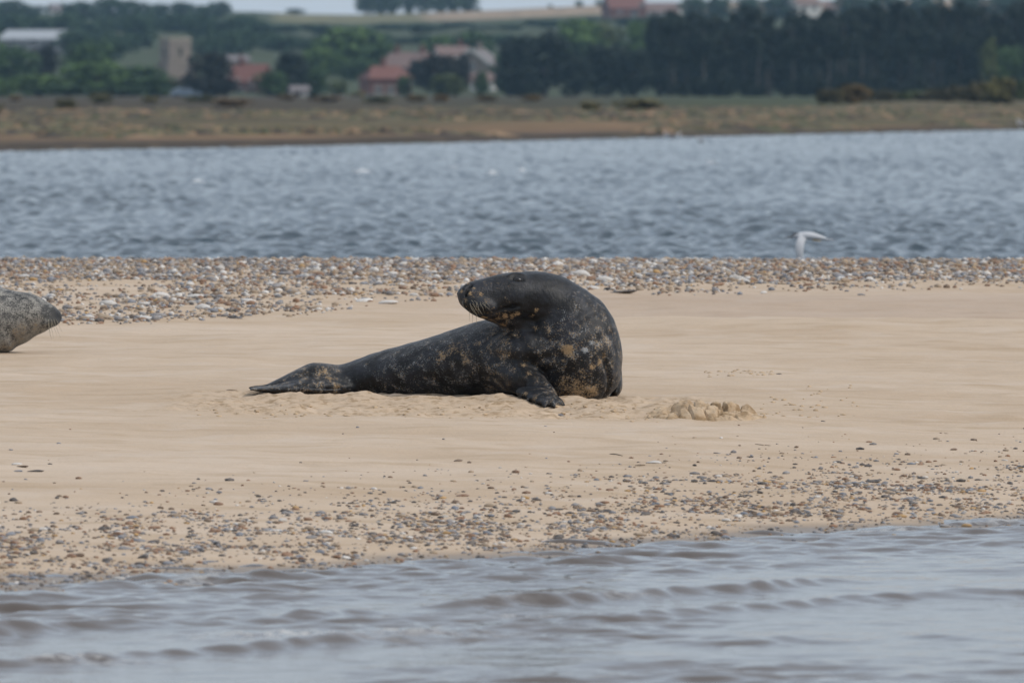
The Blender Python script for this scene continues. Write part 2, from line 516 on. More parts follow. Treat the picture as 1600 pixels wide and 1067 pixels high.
u2 = outward(0.085, 0.002, 1.25, 1.6)
U = np.array([-x for x in u2][::-1] + list(np.linspace(-0.085, 0.085, 260)) + u2)
fr = np.concatenate((np.array([-70, -30, -12, -6, -3]), np.arange(0, 30, 1.2), np.arange(30, 120, 3.5), np.arange(120, 400, 12), np.arange(400, 1000, 25)))
gy0 = far_shore(U)[None, :] + fr[:, None]
last = gy0[-1][None, :]
t = np.linspace(0, 1, 90)[1:, None]
gy1 = last + (3200 - last) * t
gy2 = np.repeat(np.array([3500, 3900, 4300, 4700, 5000.0])[:, None], len(U), 1)
GY = np.concatenate((gy0, gy1, gy2)); GX = U[None, :] * GY
GZ = land_z(GX, GY)
s = GY - far_shore(GX / GY)
PX = 800 + F * GX / GY
def lerp(a, b, t): return np.asarray(a) * (1 - t[..., None]) + np.asarray(b) * t[..., None]
na = fbm(GX * 0.05, GY * 0.016, 131, 4); nb = fbm(GX * 0.11 + 9, GY * 0.03, 133, 4); nc_ = fbm(GX * 0.02, GY * 0.008, 137, 3)
MUD = (0.080, 0.062, 0.052); REED = (0.30, 0.19, 0.11); OLIVE = (0.16, 0.135, 0.078); GREEN = (0.055, 0.080, 0.036); BROWN = (0.085, 0.064, 0.042); STRAW = (0.23, 0.185, 0.10)
LK = 0.78
C = np.zeros(GX.shape + (3,)) + np.array(MUD)
C = lerp(C, (0.17, 0.12, 0.095), sstep(5, 10, s + 6 * (na - 0.5)))
C = lerp(C, REED, sstep(6, 15, s + 16 * (nb - 0.5)) * sstep(0.25, 0.45, na))
C = lerp(C, (0.13, 0.125, 0.06), sstep(.5, .62, nb) * sstep(8, 16, s) * sstep(350, 700, PX) * .8)
C = lerp(C, OLIVE, sstep(34, 70, s + 60 * (na - 0.5)))
C = lerp(C, STRAW, sstep(0.56, 0.68, nb) * sstep(30, 60, s) * (1 - sstep(260, 420, s)) * 0.7)
C = lerp(C, BROWN, sstep(0.52, 0.66, na) * sstep(60, 120, s) * 0.8)
C = lerp(C, GREEN, sstep(150, 380, s + 260 * (nc_ - 0.5)) * sstep(500, 800, PX) * (1 - sstep(1250, 1400, PX)))
C = lerp(C, BROWN, sstep(170, 330, s) * (1 - sstep(420, 620, PX)) * 0.9)
C = lerp(C, (0.06, 0.048, 0.036), sstep(60, 150, s + 60 * (na - .5)) * (1 - sstep(800, 1150, PX)) * .75)
C = C * LK
C = lerp(C, (0.050, 0.075, 0.036), sstep(1150, 1450, GY))
# stubble and pasture on the hill
fld = sstep(2455, 2480, GY) * (1 - sstep(2780, 2800, GY)) * sstep(415, 440, PX)
C = lerp(C, (0.40, 0.30, 0.21), fld * sstep(640, 680, PX + 80 * (nb - .5)))
C = lerp(C, (0.20, 0.19, 0.10), fld * (1 - sstep(640, 680, PX + 80 * (nb - .5))))
m_land = Mat('marsh_and_fields', 0.95)
m = m_land
m.b.inputs['Specular IOR Level'].default_value = 0.1
c = m.mix(m.mr(m.noise(0.22, 5, m.pos((1, 0.5, 1))), 0.35, 0.68, 0.0, 0.75), m.attr('Col', True), (0.05, 0.045, 0.03))
c = m.mix(m.mr(m.noise(1.1, 4, m.pos((1, 0.4, 1))), 0.55, 0.75, 0.0, 0.45), c, (0.22, 0.16, 0.09))
m.base(c)
me = mesh_np('marsh_land', np.stack((GX, GY, GZ), -1).reshape(-1, 3), grid_faces(*GX.shape))
set_attr(me, 'Col', C.reshape(-1, 3))
tag(link('marsh_land', me, m_land.m), kind='structure')

# sea bed: one sheet under all of it, out past the horizon
me = mesh_np('sea_bed', np.array([(-4000, -350, -1.7), (4000, -350, -1.7), (4000, 5050, -1.7), (-4000, 5050, -1.7)]), np.array([(0, 1, 2, 3)]))
m_bed = Mat('sea_bed', 0.9)
m_bed.base(m_bed.mix(m_bed.noise(0.3, 4, m_bed.pos()), (0.12, 0.095, 0.07), (0.2, 0.16, 0.12)))
tag(link('sea_bed', me, m_bed.m), kind='structure')

# rough grass and sea-blite on the marsh: nobody could count it
n = 9000
uu = rng.uniform(-0.08, 0.08, n); ss = rng.uniform(2.6, 24, n) ** 1.75
yy = far_shore(uu) + ss; xx = uu * yy
keep = (fbm(xx * 0.08, yy * 0.025, 151, 3) > 0.42)
uu, ss, yy, xx = uu[keep], ss[keep], yy[keep], xx[keep]
n = len(xx)
zz = land_z(xx, yy)
hh = rng.uniform(0.04, 0.16, n) * (0.6 + 0.8 * fbm(xx * 0.1, yy * 0.05, 153, 2)); ww = rng.uniform(0.4, 2.2, n)
V = np.zeros((n, 8, 3)); Fq = np.zeros((n, 4, 3), int)
for k in range(4):
    a = rng.uniform(0, 6.28, n) ; r_ = ww * 0.5
    b = k * math.pi / 2
    V[:, k, 0] = xx + r_ * math.cos(b) * rng.uniform(.7, 1.3, n); V[:, k, 1] = yy + r_ * math.sin(b) * rng.uniform(.7, 1.3, n); V[:, k, 2] = zz - 0.08
V[:, 4, 0] = xx + rng.normal(0, .12, n); V[:, 4, 1] = yy; V[:, 4, 2] = zz + hh
ids = np.arange(n)[:, None] * 5
tri = np.array([(0, 1, 4), (1, 2, 4), (2, 3, 4), (3, 0, 4)])
Fq = (ids[:, :, None] + tri[None]).reshape(-1, 3)
me = mesh_np('marsh_grass', V[:, :5].reshape(-1, 3), Fq, False)
pal = np.array([(0.25, 0.165, 0.095), (0.14, 0.12, 0.065), (0.07, 0.055, 0.04), (0.15, 0.125, 0.07), (0.065, 0.075, 0.035)])
set_attr(me, 'Col', np.repeat(pal[rng.integers(0, 5, n)] * rng.uniform(.55, 0.95, (n, 1)), 5, 0))
m_tuft = Mat('marsh_grass', 0.95); m_tuft.base(m_tuft.attr('Col', True))
tag(link('marsh_grass', me, m_tuft.m), kind='stuff')

# ================================================================== TREES
def tint_mat(name, dark, light, scale):
    q = Mat(name, 0.8)
    q.b.inputs['Specular IOR Level'].default_value = 0.2
    oi = q.n('ShaderNodeObjectInfo')
    c = q.mix(q.mr(q.noise(scale, 3, q.pos()), 0.35, 0.65), dark, light)
    q.base(q.mix(1.0, c, oi.outputs['Color'], 'MULTIPLY'))
    return q.m
m_leaf = tint_mat('leaves', (0.62, 0.66, 0.6), (1.25, 1.2, 1.1), 0.45)
m_bark = tint_mat('bark', (0.75, 0.75, 0.75), (1.2, 1.15, 1.1), 1.5)

def leaves(name, blobs, n, size, seed, flat=0.0):
    """a crown: many small leaf sprays spread through the volume of several lumps. Unit height, unit width."""
    r = np.random.default_rng(seed)
    w = np.array([b[3] * b[4] * b[5] for b in blobs]) ** 0.67
    w /= w.sum()
    which = r.choice(len(blobs), n, p=w)
    B = np.array(blobs)[which]
    dirs = r.normal(size=(n, 3)); dirs /= np.linalg.norm(dirs, axis=1)[:, None]
    rad = r.uniform(0.55, 1.06, n) ** 0.7
    c = B[:, :3] + dirs * B[:, 3:6] * rad[:, None]
    nr = dirs + r.normal(0, 0.55, (n, 3)); nr[:, 2] += flat; nr /= np.linalg.norm(nr, axis=1)[:, None]
    a = np.cross(nr, r.normal(size=(n, 3))); a /= np.linalg.norm(a, axis=1)[:, None]
    b = np.cross(nr, a)
    s = size * r.uniform(0.6, 1.5, n)[:, None]
    asp = r.uniform(0.5, 1.0, n)[:, None]
    V = np.stack((c - a * s - b * s * asp * .6, c + a * s * .7 - b * s * asp, c + a * s + b * s * asp * .5, c - a * s * .4 + b * s * asp), 1).reshape(-1, 3)
    f = np.arange(n * 4).reshape(n, 4)
    me = mesh_np(name, V, f, False)
    me.materials.append(m_leaf)
    return me

def trunk_mesh(name, h, r, seed, limbs):
    q = random.Random(seed)
    mb = MB()
    pts = [(0, 0, -0.03), (q.uniform(-.02, .02), q.uniform(-.02, .02), h * .35), (q.uniform(-.04, .04), q.uniform(-.04, .04), h * .7), (q.uniform(-.04, .04), 0, h)]
    mb.tube(pts, [r * 1.3, r, r * .75, r * .35], [r * 1.3, r, r * .75, r * .35], seg=7, ref=(0.1, 1, 0), sub=2)
    for k in range(limbs):
        a = k * 2.4 + q.uniform(-.4, .4); z0 = h * q.uniform(.45, .85); ln = q.uniform(.14, .3)
        mb.tube([(0, 0, z0), (math.cos(a) * ln * .5, math.sin(a) * ln * .5, z0 + ln * .45), (math.cos(a) * ln, math.sin(a) * ln, z0 + ln * .8)], [r * .5, r * .35, r * .12], [r * .5, r * .35, r * .12], seg=5, ref=(.2, .3, 1), sub=2)
    me = mb.mesh(name, True); me.materials.append(m_bark); return me

def lumps(seed, n, base, top, wide, r0, r1, pointed=0.0):
    q = random.Random(seed); out = [(0, 0, (base + top) / 2, wide * .55, wide * .55, (top - base) * .45)]
    for k in range(n):
        z = base + (top - base) * (k + .5) / n * .92
        t = (z - base) / (top - base)
        env = wide * (math.sin(math.pi * (0.12 + 0.82 * t)) ** 0.6) * (1 - pointed * t)
        a = k * 2.39996 + q.uniform(-.5, .5); rr = q.uniform(r0, r1)
        d = max(env - rr * .7, 0) * q.uniform(.55, 1.0)
        out.append((math.cos(a) * d, math.sin(a) * d, min(z, top - rr * .8), rr, rr, rr * q.uniform(.7, 1.0)))
    return out
BROAD = [(leaves('crown', lumps(i + 1, 13, .10, 1.0, .48, .13, .24), 1500, .034, 200 + i), trunk_mesh('trunk', .6, .035, i, 5)) for i in range(5)]
POINTED = [(leaves('crown', lumps(i + 31, 13, .08, 1.0, .47, .10, .2, .7), 1400, .032, 230 + i), trunk_mesh('trunk', .75, .03, 40 + i, 4)) for i in range(2)]
def pine_lumps(seed):
    q = random.Random(seed); out = []
    for k in range(11):
        a = k * 2.4 + q.uniform(-.5, .5); z = q.uniform(.46, .93); d = q.uniform(.05, .3) * (1.15 - abs(z - .7))
        out.append((math.cos(a) * d, math.sin(a) * d, z, q.uniform(.12, .2), q.uniform(.12, .2), q.uniform(.045, .09)))
    out.append((q.uniform(-.05, .05), 0, .95, .13, .13, .05))
    return out
PINE = [(leaves('crown', pine_lumps(i + 61), 900, .034, 260 + i, .6), trunk_mesh('trunk', .93, .018, 70 + i, 6)) for i in range(4)]
BUSH = [(leaves('foliage', lumps(i + 91, 8, .0, 1.0, .5, .2, .34), 420, .07, 290 + i), trunk_mesh('stem', .5, .03, 95 + i, 4)) for i in range(3)]

def plant(kind, px, ytop, D, wpx, tint, label, group=None, bark=(0.10, 0.085, 0.075), name='tree', cat='tree', ybase=None, sink=0.0):
    gz = float(land_z((px - 800) / F * D, D))
    p = at(px, ytop, D)
    h = max(p[2] - gz, 0.6); w = wpx * D / F
    crown, trunk = random.choice(kind)
    e = empty(name, (p[0], D, gz - sink), random.uniform(0, 6.28))
    e.scale = (w, w, h)
    tag(e, label, cat, group)
    shrub = kind is BUSH
    c_ = link('foliage' if shrub else 'crown', crown, parent=e); c_.color = (*tint, 1)
    t_ = link('stem' if shrub else 'trunk', trunk, parent=e); t_.color = (*bark, 1)
    return e

DK = (0.013, 0.022, 0.017); DK2 = (0.020, 0.021, 0.018); MID = (0.050, 0.092, 0.034); LT = (0.085, 0.145, 0.042); OL = (0.075, 0.095, 0.034); HILL = (0.042, 0.078, 0.042); YEL = (0.22, 0.16, 0.03)
T = [  # kind, px, top row, distance, width px, tint, label
    (BROAD, 18, 70, 1440, 105, MID, 'dark green tree below the long white roof, at the shore wood end'),
    (BROAD, 70, 69, 1480, 62, DK2, 'narrow brownish dark tree below the middle of the long white roof'),
    (BROAD, 140, 64, 1450, 115, MID, 'broad rounded green tree beside the white roof end'),
    (BROAD, 60, 117, 1330, 120, LT, 'low light green tree in front of the brownish dark tree'),
    (BROAD, 0, 125, 1300, 80, LT, 'low light green tree cut by the left photo edge'),
    (BROAD, 150, 95, 1340, 130, LT, 'light green spreading tree midway between white roof and church tower'),
    (BROAD, 212, 102, 1350, 115, MID, 'green tree just left of the church tower foot'),
    (BROAD, 246, 118, 1300, 90, MID, 'low dark green tree below the church tower'),
    (BROAD, 105, 132, 1270, 100, MID, 'low bushy tree at the marsh edge below the spreading tree'),
    (BROAD, 190, 132, 1260, 90, MID, 'low bushy tree at the marsh edge near the church'),
    (BROAD, 327, 82, 1300, 92, DK2, 'round blackish tree just right of the church tower'),
    (BROAD, 300, 118, 1280, 60, DK2, 'low blackish tree below the right side of the church tower'),
    (POINTED, 455, 81, 1300, 105, DK, 'pointed dark tree beside the red roofed house with pale wall'),
    (BROAD, 425, 112, 1290, 70, MID, 'green tree at the flank of the pointed dark tree, house side'),
    (BROAD, 490, 105, 1310, 64, MID, 'green tree at the flank of the pointed dark tree, open side'),
    (BROAD, 545, 42, 1620, 130, LT, 'large bright green round tree in the village centre'),
    (BROAD, 500, 72, 1600, 90, LT, 'bright green tree adjoining the large round tree'),
    (BROAD, 596, 66, 1600, 80, MID, 'green tree behind the red brick house chimney'),
    (BROAD, 560, 92, 1560, 80, MID, 'dark green tree between the bright tree and brick house'),
    (BROAD, 690, 86, 1330, 108, DK2, 'rounded blackish tree right of the red brick house'),
    (BROAD, 698, 116, 1280, 68, OL, 'olive green bush-like tree in front of the rounded blackish tree'),
    (BROAD, 742, 48, 1720, 95, MID, 'green tree behind the house with white gable boards'),
    (BROAD, 690, 55, 1740, 70, LT, 'light green tree behind the grey roofs'),
    (BROAD, 752, 112, 1330, 30, MID, 'small green tree under the white gable'),
    (BROAD, 850, 50, 1340, 135, DK, 'massive dark tree right of the white gable'),
    (BROAD, 800, 62, 1350, 70, DK, 'dark tree edging the massive tree on the village side'),
    (BROAD, 815, 105, 1300, 80, DK, 'low dark tree at the foot of the massive tree'),
    (BROAD, 900, 92, 1310, 90, DK, 'low dark tree between the massive tree and the pines'),
    (BROAD, 948, 70, 1340, 120, DK, 'wide dark tree between massive tree and first pine'),
    (BROAD, 992, 78, 1320, 90, DK, 'dark tree touching the first pine'),
    (BROAD, 905, 30, 1640, 100, LT, 'bright green tree behind, between massive tree and red hill house'),
    (BROAD, 945, 36, 1650, 90, OL, 'olive green tree below the red hill house'),
    (BROAD, 1000, 32, 1640, 80, LT, 'bright green tree behind the first pine'),
    (BROAD, 352, 122, 1270, 46, DK2, 'low blackish tree covering the left side of the red roofed house'),
    (BROAD, 632, 118, 1330, 34, MID, 'small green tree against the right end of the red brick house'),
    (BROAD, 528, 126, 1350, 46, OL, 'small olive tree between the bright green tree and the cream car'),
    (BROAD, 655, 92, 1480, 44, DK, 'dark tree between the two roofs behind the brick house'),
    (BROAD, 724, 84, 1440, 36, DK2, 'dark tree partly covering the white gable'),
    (BROAD, 783, 82, 1420, 40, MID, 'green tree between the white gable and the massive dark tree'),
    (BROAD, 1575, 72, 1240, 80, MID, 'green tree at the right end of the pine wood'),
    (BROAD, 1545, 62, 1230, 40, OL, 'yellowish tree among the last pines'),
]
for t_ in T:
    plant(*t_)
PT = ((1045, 16), (1075, 34), (1105, 30), (1128, 44), (1158, 9), (1186, 12), (1212, 24), (1240, 22), (1268, 26), (1296, 14), (1322, 18), (1346, 10), (1374, 4), (1402, 0), (1428, 12), (1452, 14), (1474, 4), (1502, 2), (1530, 12), (1556, 22), (1584, 2), (1612, -4), (1645, 4))
for i, (px, yt) in enumerate(PT):
    px += random.uniform(-7, 7)
    plant(PINE, px, yt, random.uniform(1240, 1290), random.uniform(62, 82), DK, f'tall dark pine, {ORD[i]} from the village end of the front pine row', 'pines in the front row of the far wood', bark=random.choice(((0.10, 0.09, 0.083), (0.05, 0.045, 0.04), (0.035, 0.03, 0.028))), name='pine_tree')
for i in range(20):
    px = 1060 + i * 27 + random.uniform(-12, 12)
    plant(BROAD, px, random.uniform(112, 134), random.uniform(1215, 1240), random.uniform(26, 54), DK, f'{ORD[i]} small dark bushy tree from the village end before the pine trunks', 'small bushy trees before the pine trunks')
for i in range(26):
    px = 1030 + i * 25 + random.uniform(-7, 7)
    plant(PINE if i % 3 else BROAD, px, random.uniform(14, 34) - (px > 1330) * 8, random.uniform(1320, 1420), random.uniform(75, 100), DK, f'{ORD[i]} dark tree from the village end, deep behind the front pine trunks', 'trees deep in the far pine wood', bark=(0.08, 0.07, 0.06))
for i in range(24):
    px = 1035 + i * 27 + random.uniform(-7, 7)
    plant(BROAD, px, random.uniform(66, 92), random.uniform(1330, 1440), random.uniform(65, 85), DK, f'{ORD[i]} low understorey tree from the village end among the far pines', 'understorey trees among the far pines', bark=(0.08, 0.07, 0.06))
# hillside woods
for i, (px, yt, w) in enumerate(((-30, 0, 90), (12, 0, 70), (48, 8, 60), (95, 5, 60), (130, 2, 66), (172, -3, 70), (208, 0, 64), (246, 6, 60), (285, 3, 60), (318, 8, 50), (343, 2, 46))):
    plant(BROAD, px, yt, 2450 + (i % 3) * 60, w, HILL, f'bluish tree, {ORD[i]} from the photo edge in the hilltop wood above the church', 'trees of the hilltop wood above the church')
for i in range(24):
    px = -40 + i * 19 + random.uniform(-6, 6)
    plant(BROAD, px, random.uniform(22, 34), random.uniform(2100, 2300), random.uniform(56, 80), HILL, f'hazy tree, {ORD[i]} from the photo edge on the slope under the hilltop wood', 'hazy trees on the slope above the church')
for i in range(16):
    px = 110 + i * 22 + random.uniform(-6, 6)
    if 235 < px < 315: continue
    plant(BROAD, px, random.uniform(44, 60), random.uniform(1800, 1980), random.uniform(56, 76), HILL, f'hazy green tree, {ORD[i]} from the farm building on the slope behind the church', 'hazy trees on the lower slope behind the church')
for i in range(23):
    px = 395 + i * 29 + random.uniform(-8, 8)
    plant(BROAD, px, 40 - 12 * sstep(600, 1050, px) + random.uniform(-3, 5), random.uniform(2200, 2330), random.uniform(50, 70), HILL, f'bluish hedgerow tree, {ORD[i]} from the church side below the tan hill field', 'hedgerow trees below the tan hill field')
for i in range(14):
    px = 400 + i * 32 + random.uniform(-8, 8)
    plant(BROAD, px, random.uniform(52, 66), random.uniform(1850, 2050), random.uniform(50, 72), HILL, f'hazy tree, {ORD[i]} from the church side on the slope behind the houses', 'hazy trees behind the village houses')
for i, (px, yt) in enumerate(((572, -12), (594, -22), (616, -26), (640, -28), (664, -26), (688, -24), (710, -20), (732, -8))):
    plant(BROAD, px, yt, 2790 + (i % 2) * 25, 46, HILL, f'bluish tree, {ORD[i]} from the church side in the skyline clump', 'clump of trees on the skyline field')
for i, (px, yt, w) in enumerate(((1085, -6, 60), (1125, -4, 60), (1170, -4, 60), (1215, -6, 70), (1330, -8, 70), (1380, -10, 80), (1440, -10, 80), (1510, -10, 70), (1570, -10, 80), (1620, -12, 80))):
    plant(BROAD, px, yt, 2300, w, HILL, f'bluish hill tree, {ORD[i]} from the village side showing above the pine wood', 'hill trees above the pine wood')
plant(BROAD, 460, 14, 2790, 40, HILL, 'small bluish tree standing on the skyline left of the clump')
for i, (px, yt, w) in enumerate(((748, 12, 10), (860, 8, 10), (905, 2, 16), (935, 0, 12))):
    plant(BUSH, px, yt, 2780, w, HILL, f'small dark bush, {ORD[i]} from the tree clump on the skyline edge of the tan field', 'bushes on the skyline edge', name='bush', cat='bush')
# scrub and gorse along the marsh edge
for i in range(46):
    px = -40 + i * 23 + random.uniform(-11, 11)
    if 640 < px < 850 or i % 3 != 0: continue
    if 1010 < px: break
    D = random.uniform(400, 900)
    yb_ = HOR + F * (ZC - 0.5) / D
    plant(BUSH, px, yb_ - random.uniform(.25, .7) * F / D, D, random.uniform(1.5, 4.5) * F / D, random.choice(((0.13, 0.12, 0.065), (0.15, 0.11, 0.07), (0.16, 0.12, 0.08), (0.11, 0.11, 0.06))), f'low scrub bush, {ORD[i]} from the photo edge along the marsh below the village', 'scrub bushes along the marsh edge', name='bush', cat='bush')
for i in range(22):
    px = 1290 + i * 16 + random.uniform(-5, 5)
    plant(BUSH, px, 142 - 14 * sstep(1450, 1560, px) + random.uniform(-4, 4), random.uniform(700, 850), random.uniform(28, 50), random.choice((OL, (0.06, 0.055, 0.03), (0.07, 0.06, 0.03))), f'brownish scrub bush, {ORD[i]} from the village side in front of the pine trunks', 'scrub bushes before the pine trunks', name='bush', cat='bush')
plant(BUSH, 1334, 131, 720, 52, (0.13, 0.085, 0.03), 'orange yellow gorse bush before the pine trunks', name='gorse_bush', cat='bush')
plant(BUSH, 1560, 122, 720, 60, (0.09, 0.085, 0.035), 'tall olive scrub bush near the right end of the pine wood', name='bush', cat='bush')
plant(BUSH, 560, 144, 1260, 26, YEL, 'yellow gorse bush beside the red brick house', name='gorse_bush', cat='bush')
plant(BUSH, 155, 145, 900, 46, (0.10, 0.085, 0.03), 'dull yellow bush at the marsh edge below the spreading tree', name='gorse_bush', cat='bush')
for i, (px, yt, w) in enumerate(((650, 160, 40), (690, 160, 36), (760, 157, 44), (830, 155, 40))):
    plant(BUSH, px, yt, 800, w, (0.13, 0.085, 0.03), f'rusty yellow gorse bush, {ORD[i]} from the brick house below the dark trees', 'rusty gorse bushes below the dark trees', name='gorse_bush', cat='bush')

# ================================================================== BUILDINGS
def plain(name, c, rough=0.85, var=0.25, scale=1.2):
    q = Mat(name, rough)
    q.base(q.mix(q.noise(scale, 4, q.pos()), tuple(x * (1 - var) for x in c), tuple(min(x * (1 + var), .85) for x in c)))
    return q.m
M_BRICK = plain('red_brick', (0.14, 0.062, 0.05)); M_TILE = plain('red_tiles', (0.155, 0.065, 0.05)); M_PINKT = plain('weathered_tiles', (0.17, 0.115, 0.10))
M_WHITE = plain('white_render', (0.50, 0.49, 0.46), var=.12); M_GREYT = plain('grey_tiles', (0.16, 0.14, 0.14)); M_FLINT = plain('flint_wall', (0.21, 0.175, 0.15), var=.3)
M_GLASS = Mat('window_glass', 0.1, (0.03, 0.035, 0.04)).m; M_DARK = plain('dark_wood', (0.05, 0.045, 0.04)); M_LEAD = plain('lead', (0.22, 0.22, 0.23))
M_STONE = plain('pale_stone', (0.28, 0.25, 0.2)); M_SHEET = plain('pale_sheet_roof', (0.32, 0.34, 0.36), 0.7, .1)

def house(label, px, ybase, D, wpx, eaves, ridge, depth, yaw, wall, roof, wins=(), chim=(), name='house', cat='house', gable_boards=False, hip=0.0, door=None):
    """px: centre column; wpx: width seen; eaves/ridge: rows in the photograph"""
    b = at(px, ybase, D)
    gz = b[2]
    w = wpx * D / F
    ze = at(px, eaves, D)[2] - gz; zr = at(px, ridge, D)[2] - gz
    e = empty(name, (b[0], D, gz), yaw)
    tag(e, label, cat)
    q = MB()
    x, y = w / 2, depth / 2
    v = [(-x, -y, -6), (x, -y, -6), (x, y, -6), (-x, y, -6), (-x, -y, ze), (x, -y, ze), (x, y, ze), (-x, y, ze), (-x + hip, 0, zr), (x - hip, 0, zr)]
    q.add(v, [(0, 1, 5, 4), (2, 3, 7, 6), (1, 2, 6, 9, 5) if not hip else (1, 2, 6, 5), (3, 0, 4, 8, 7) if not hip else (3, 0, 4, 7)])
    link('wall', q.mesh('wall'), wall, e)
    r = MB(); o = .35; t = .22
    sl_ = (zr - ze) / y
    for s_ in (-1, 1):
        a = [(-x - o, s_ * (y + o), ze - sl_ * o + .05), (x + o, s_ * (y + o), ze - sl_ * o + .05), (x + o - hip, 0, zr + .05), (-x - o + hip, 0, zr + .05)]
        b2 = [(p_[0], p_[1], p_[2] + t) for p_ in a]
        r.add(a + b2, [(0, 1, 2, 3), (4, 5, 6, 7), (0, 1, 5, 4), (1, 2, 6, 5), (2, 3, 7, 6), (3, 0, 4, 7)])
    if hip:
        for s_ in (-1, 1):
            r.add([(s_ * (x + .3), -y, ze), (s_ * (x + .3), y, ze), (s_ * (x - hip), 0, zr + .04)], [(0, 1, 2)])
    ro = link('roof', r.mesh('roof'), roof, e)
    for cx in chim:
        c_ = MB().box((cx * x, 0, zr + .3), (.75, .75, 1.7)).box((cx * x, 0, zr + 1.2), (.9, .9, .14))
        c_.tube([(cx * x, 0, zr + 1.27), (cx * x, 0, zr + 1.75)], [.17, .14], [.17, .14], seg=8, ref=(0, 1, 0), sub=1)
        link('chimney', c_.mesh('chimney'), wall if wall is not M_WHITE else M_BRICK, ro)
    for (side, u, zz, ww_, hh_) in wins:                       # side 'f' front, 'l' left gable, 'r' right gable
        f = MB(); g = MB()
        if side == 'f':
            c0 = (u * x, -y - .04, zz)
            for dx, dz, sx, sz in ((0, hh_ / 2, ww_ + .2, .12), (0, -hh_ / 2, ww_ + .3, .14), (-ww_ / 2, 0, .1, hh_), (ww_ / 2, 0, .1, hh_), (0, 0, .07, hh_)):
                f.box((c0[0] + dx, c0[1], c0[2] + dz), (sx, .14, sz))
            g.box((c0[0], -y - .01, c0[2]), (ww_ - .02, .04, hh_ - .02))
        else:
            s_ = -1 if side == 'l' else 1
            for dy, dz, sy, sz in ((0, hh_ / 2, ww_ + .2, .12), (0, -hh_ / 2, ww_ + .3, .14), (-ww_ / 2, 0, .1, hh_), (ww_ / 2, 0, .1, hh_), (0, 0, .07, hh_)):
                f.box((s_ * (x + .04), u * y + dy, zz + dz), (.14, sy, sz))
            g.box((s_ * (x + .01), u * y, zz), (.04, ww_ - .02, hh_ - .02))
        fo_ = link('window', f.mesh('window'), M_WHITE, e)
        link('pane', g.mesh('pane'), M_GLASS, fo_)
    if door is not None:
        link('door', MB().box((door * x, -y - .03, 1.0), (.95, .1, 2.0)).mesh('door'), M_DARK, e)
    if gable_boards:
        for s_ in (-1, 1):
            for g_ in (-1, 1):
                q2 = MB()
                p0 = Vector((g_ * (x + o + .03), s_ * (y + o), ze - sl_ * o)); p1 = Vector((g_ * (x + o + .03), 0, zr + .3))
                q2.tube([p0, (p0 + p1) / 2, p1], [.3] * 3, [.09] * 3, seg=4, ref=(1, 0, 0), sub=1)
                link('barge_board', q2.mesh('barge_board'), M_WHITE, e)
    return e

house('red roofed brick house with a pale doorway patch behind the blackish tree', 392, 158, 1420, 52, 128, 103, 7, R(-18), M_BRICK, M_TILE, (('f', -.3, 1.0, 1.7, 1.9), ('f', .45, 3.0, 1, 1.1), ('f', -.4, 3.2, 1, 1.1)), (-.6,), door=.5)
house('red brick house with hipped tile roof and one chimney by the shore', 602, 156, 1400, 66, 124, 106, 8, R(14), M_BRICK, M_TILE, (('f', -.6, 1.6, 1.1, 1.2), ('f', .0, 1.6, 1.1, 1.2), ('f', .6, 1.6, 1.1, 1.2), ('f', .55, 3.0, 1, .9)), (-.1,), hip=1.5)
house('house with weathered pinkish roof behind the red brick house', 640, 130, 1560, 62, 106, 84, 8, R(-24), M_BRICK, M_PINKT, (('f', .2, 1.6, 1.1, 1.2), ('f', -.5, 1.6, 1.1, 1.2)), (.7, -.7))
house('distant house with pale pinkish roof between grey roof and white gable', 705, 118, 1680, 48, 88, 74, 8, R(10), M_WHITE, M_PINKT, (('f', .2, 2.0, 1.1, 1.2), ('f', -.5, 2.0, 1.1, 1.2)), (.6,))
house('house showing a steep gable edged by white boards', 745, 128, 1520, 34, 106, 80, 9.5, R(62), M_FLINT, M_GREYT, (('r', .0, 2.6, 1.2, 1.3), ('l', .0, 2.6, 1.2, 1.3)), (.5,), gable_boards=True)
house('low cottage with faded red roof under the white gable', 756, 148, 1440, 36, 128, 116, 6, R(-8), M_WHITE, M_PINKT, (('f', -.4, 1.4, 1, 1), ('f', .4, 1.4, 1, 1)))
house('small white walled cottage half hidden by the pointed dark tree', 467, 166, 1230, 24, 144, 137, 5, R(6), M_WHITE, M_GREYT, (('f', .3, 1.0, .8, .8),), door=-.4)
house('red tiled hill house with two white gable windows above the trees', 975, 30, 2380, 58, 14, -6, 9, R(16), M_BRICK, M_TILE, (('f', .32, 1.8, 1.7, 2.2), ('f', .78, 3.6, 1.5, 1.8), ('f', -.5, 2.0, 1.1, 1.2)), (-.5,))
house('low hill house with pinkish roof beside the red tiled hill house', 1035, 32, 2420, 56, 20, 6, 9, R(-8), M_WHITE, M_PINKT, (('f', -.4, 1.2, 1.2, 1.2), ('f', .4, 1.2, 1.2, 1.2)))
house('white hill house with reddish roof above the pine wood', 1252, 26, 2300, 42, 8, -6, 9, R(28), M_WHITE, M_PINKT, (('f', -.4, 2.0, 1.2, 1.2), ('f', .4, 2.0, 1.2, 1.2)), (.4,))
house('long pale hill building right of the white hill house', 1312, 24, 2320, 46, 14, 4, 8, R(-6), M_STONE, M_PINKT, (('f', -.4, 1.0, 1.2, 1), ('f', .3, 1.0, 1.2, 1)))
house('hill house with pink roof glimpsed between the last pines', 1556, 44, 2250, 30, 36, 26, 8, R(10), M_WHITE, M_PINKT, (('f', .0, 1.0, 1.2, 1),))
house('long low farm building with white sheet roof on the wooded slope', 64, 74, 1900, 104, 63, 49, 16, R(-9), M_LEAD, M_SHEET, (('f', -.6, 1.2, 2, 1), ('f', .0, 1.2, 2, 1), ('f', .6, 1.2, 2, 1)), name='farm_building', cat='building')
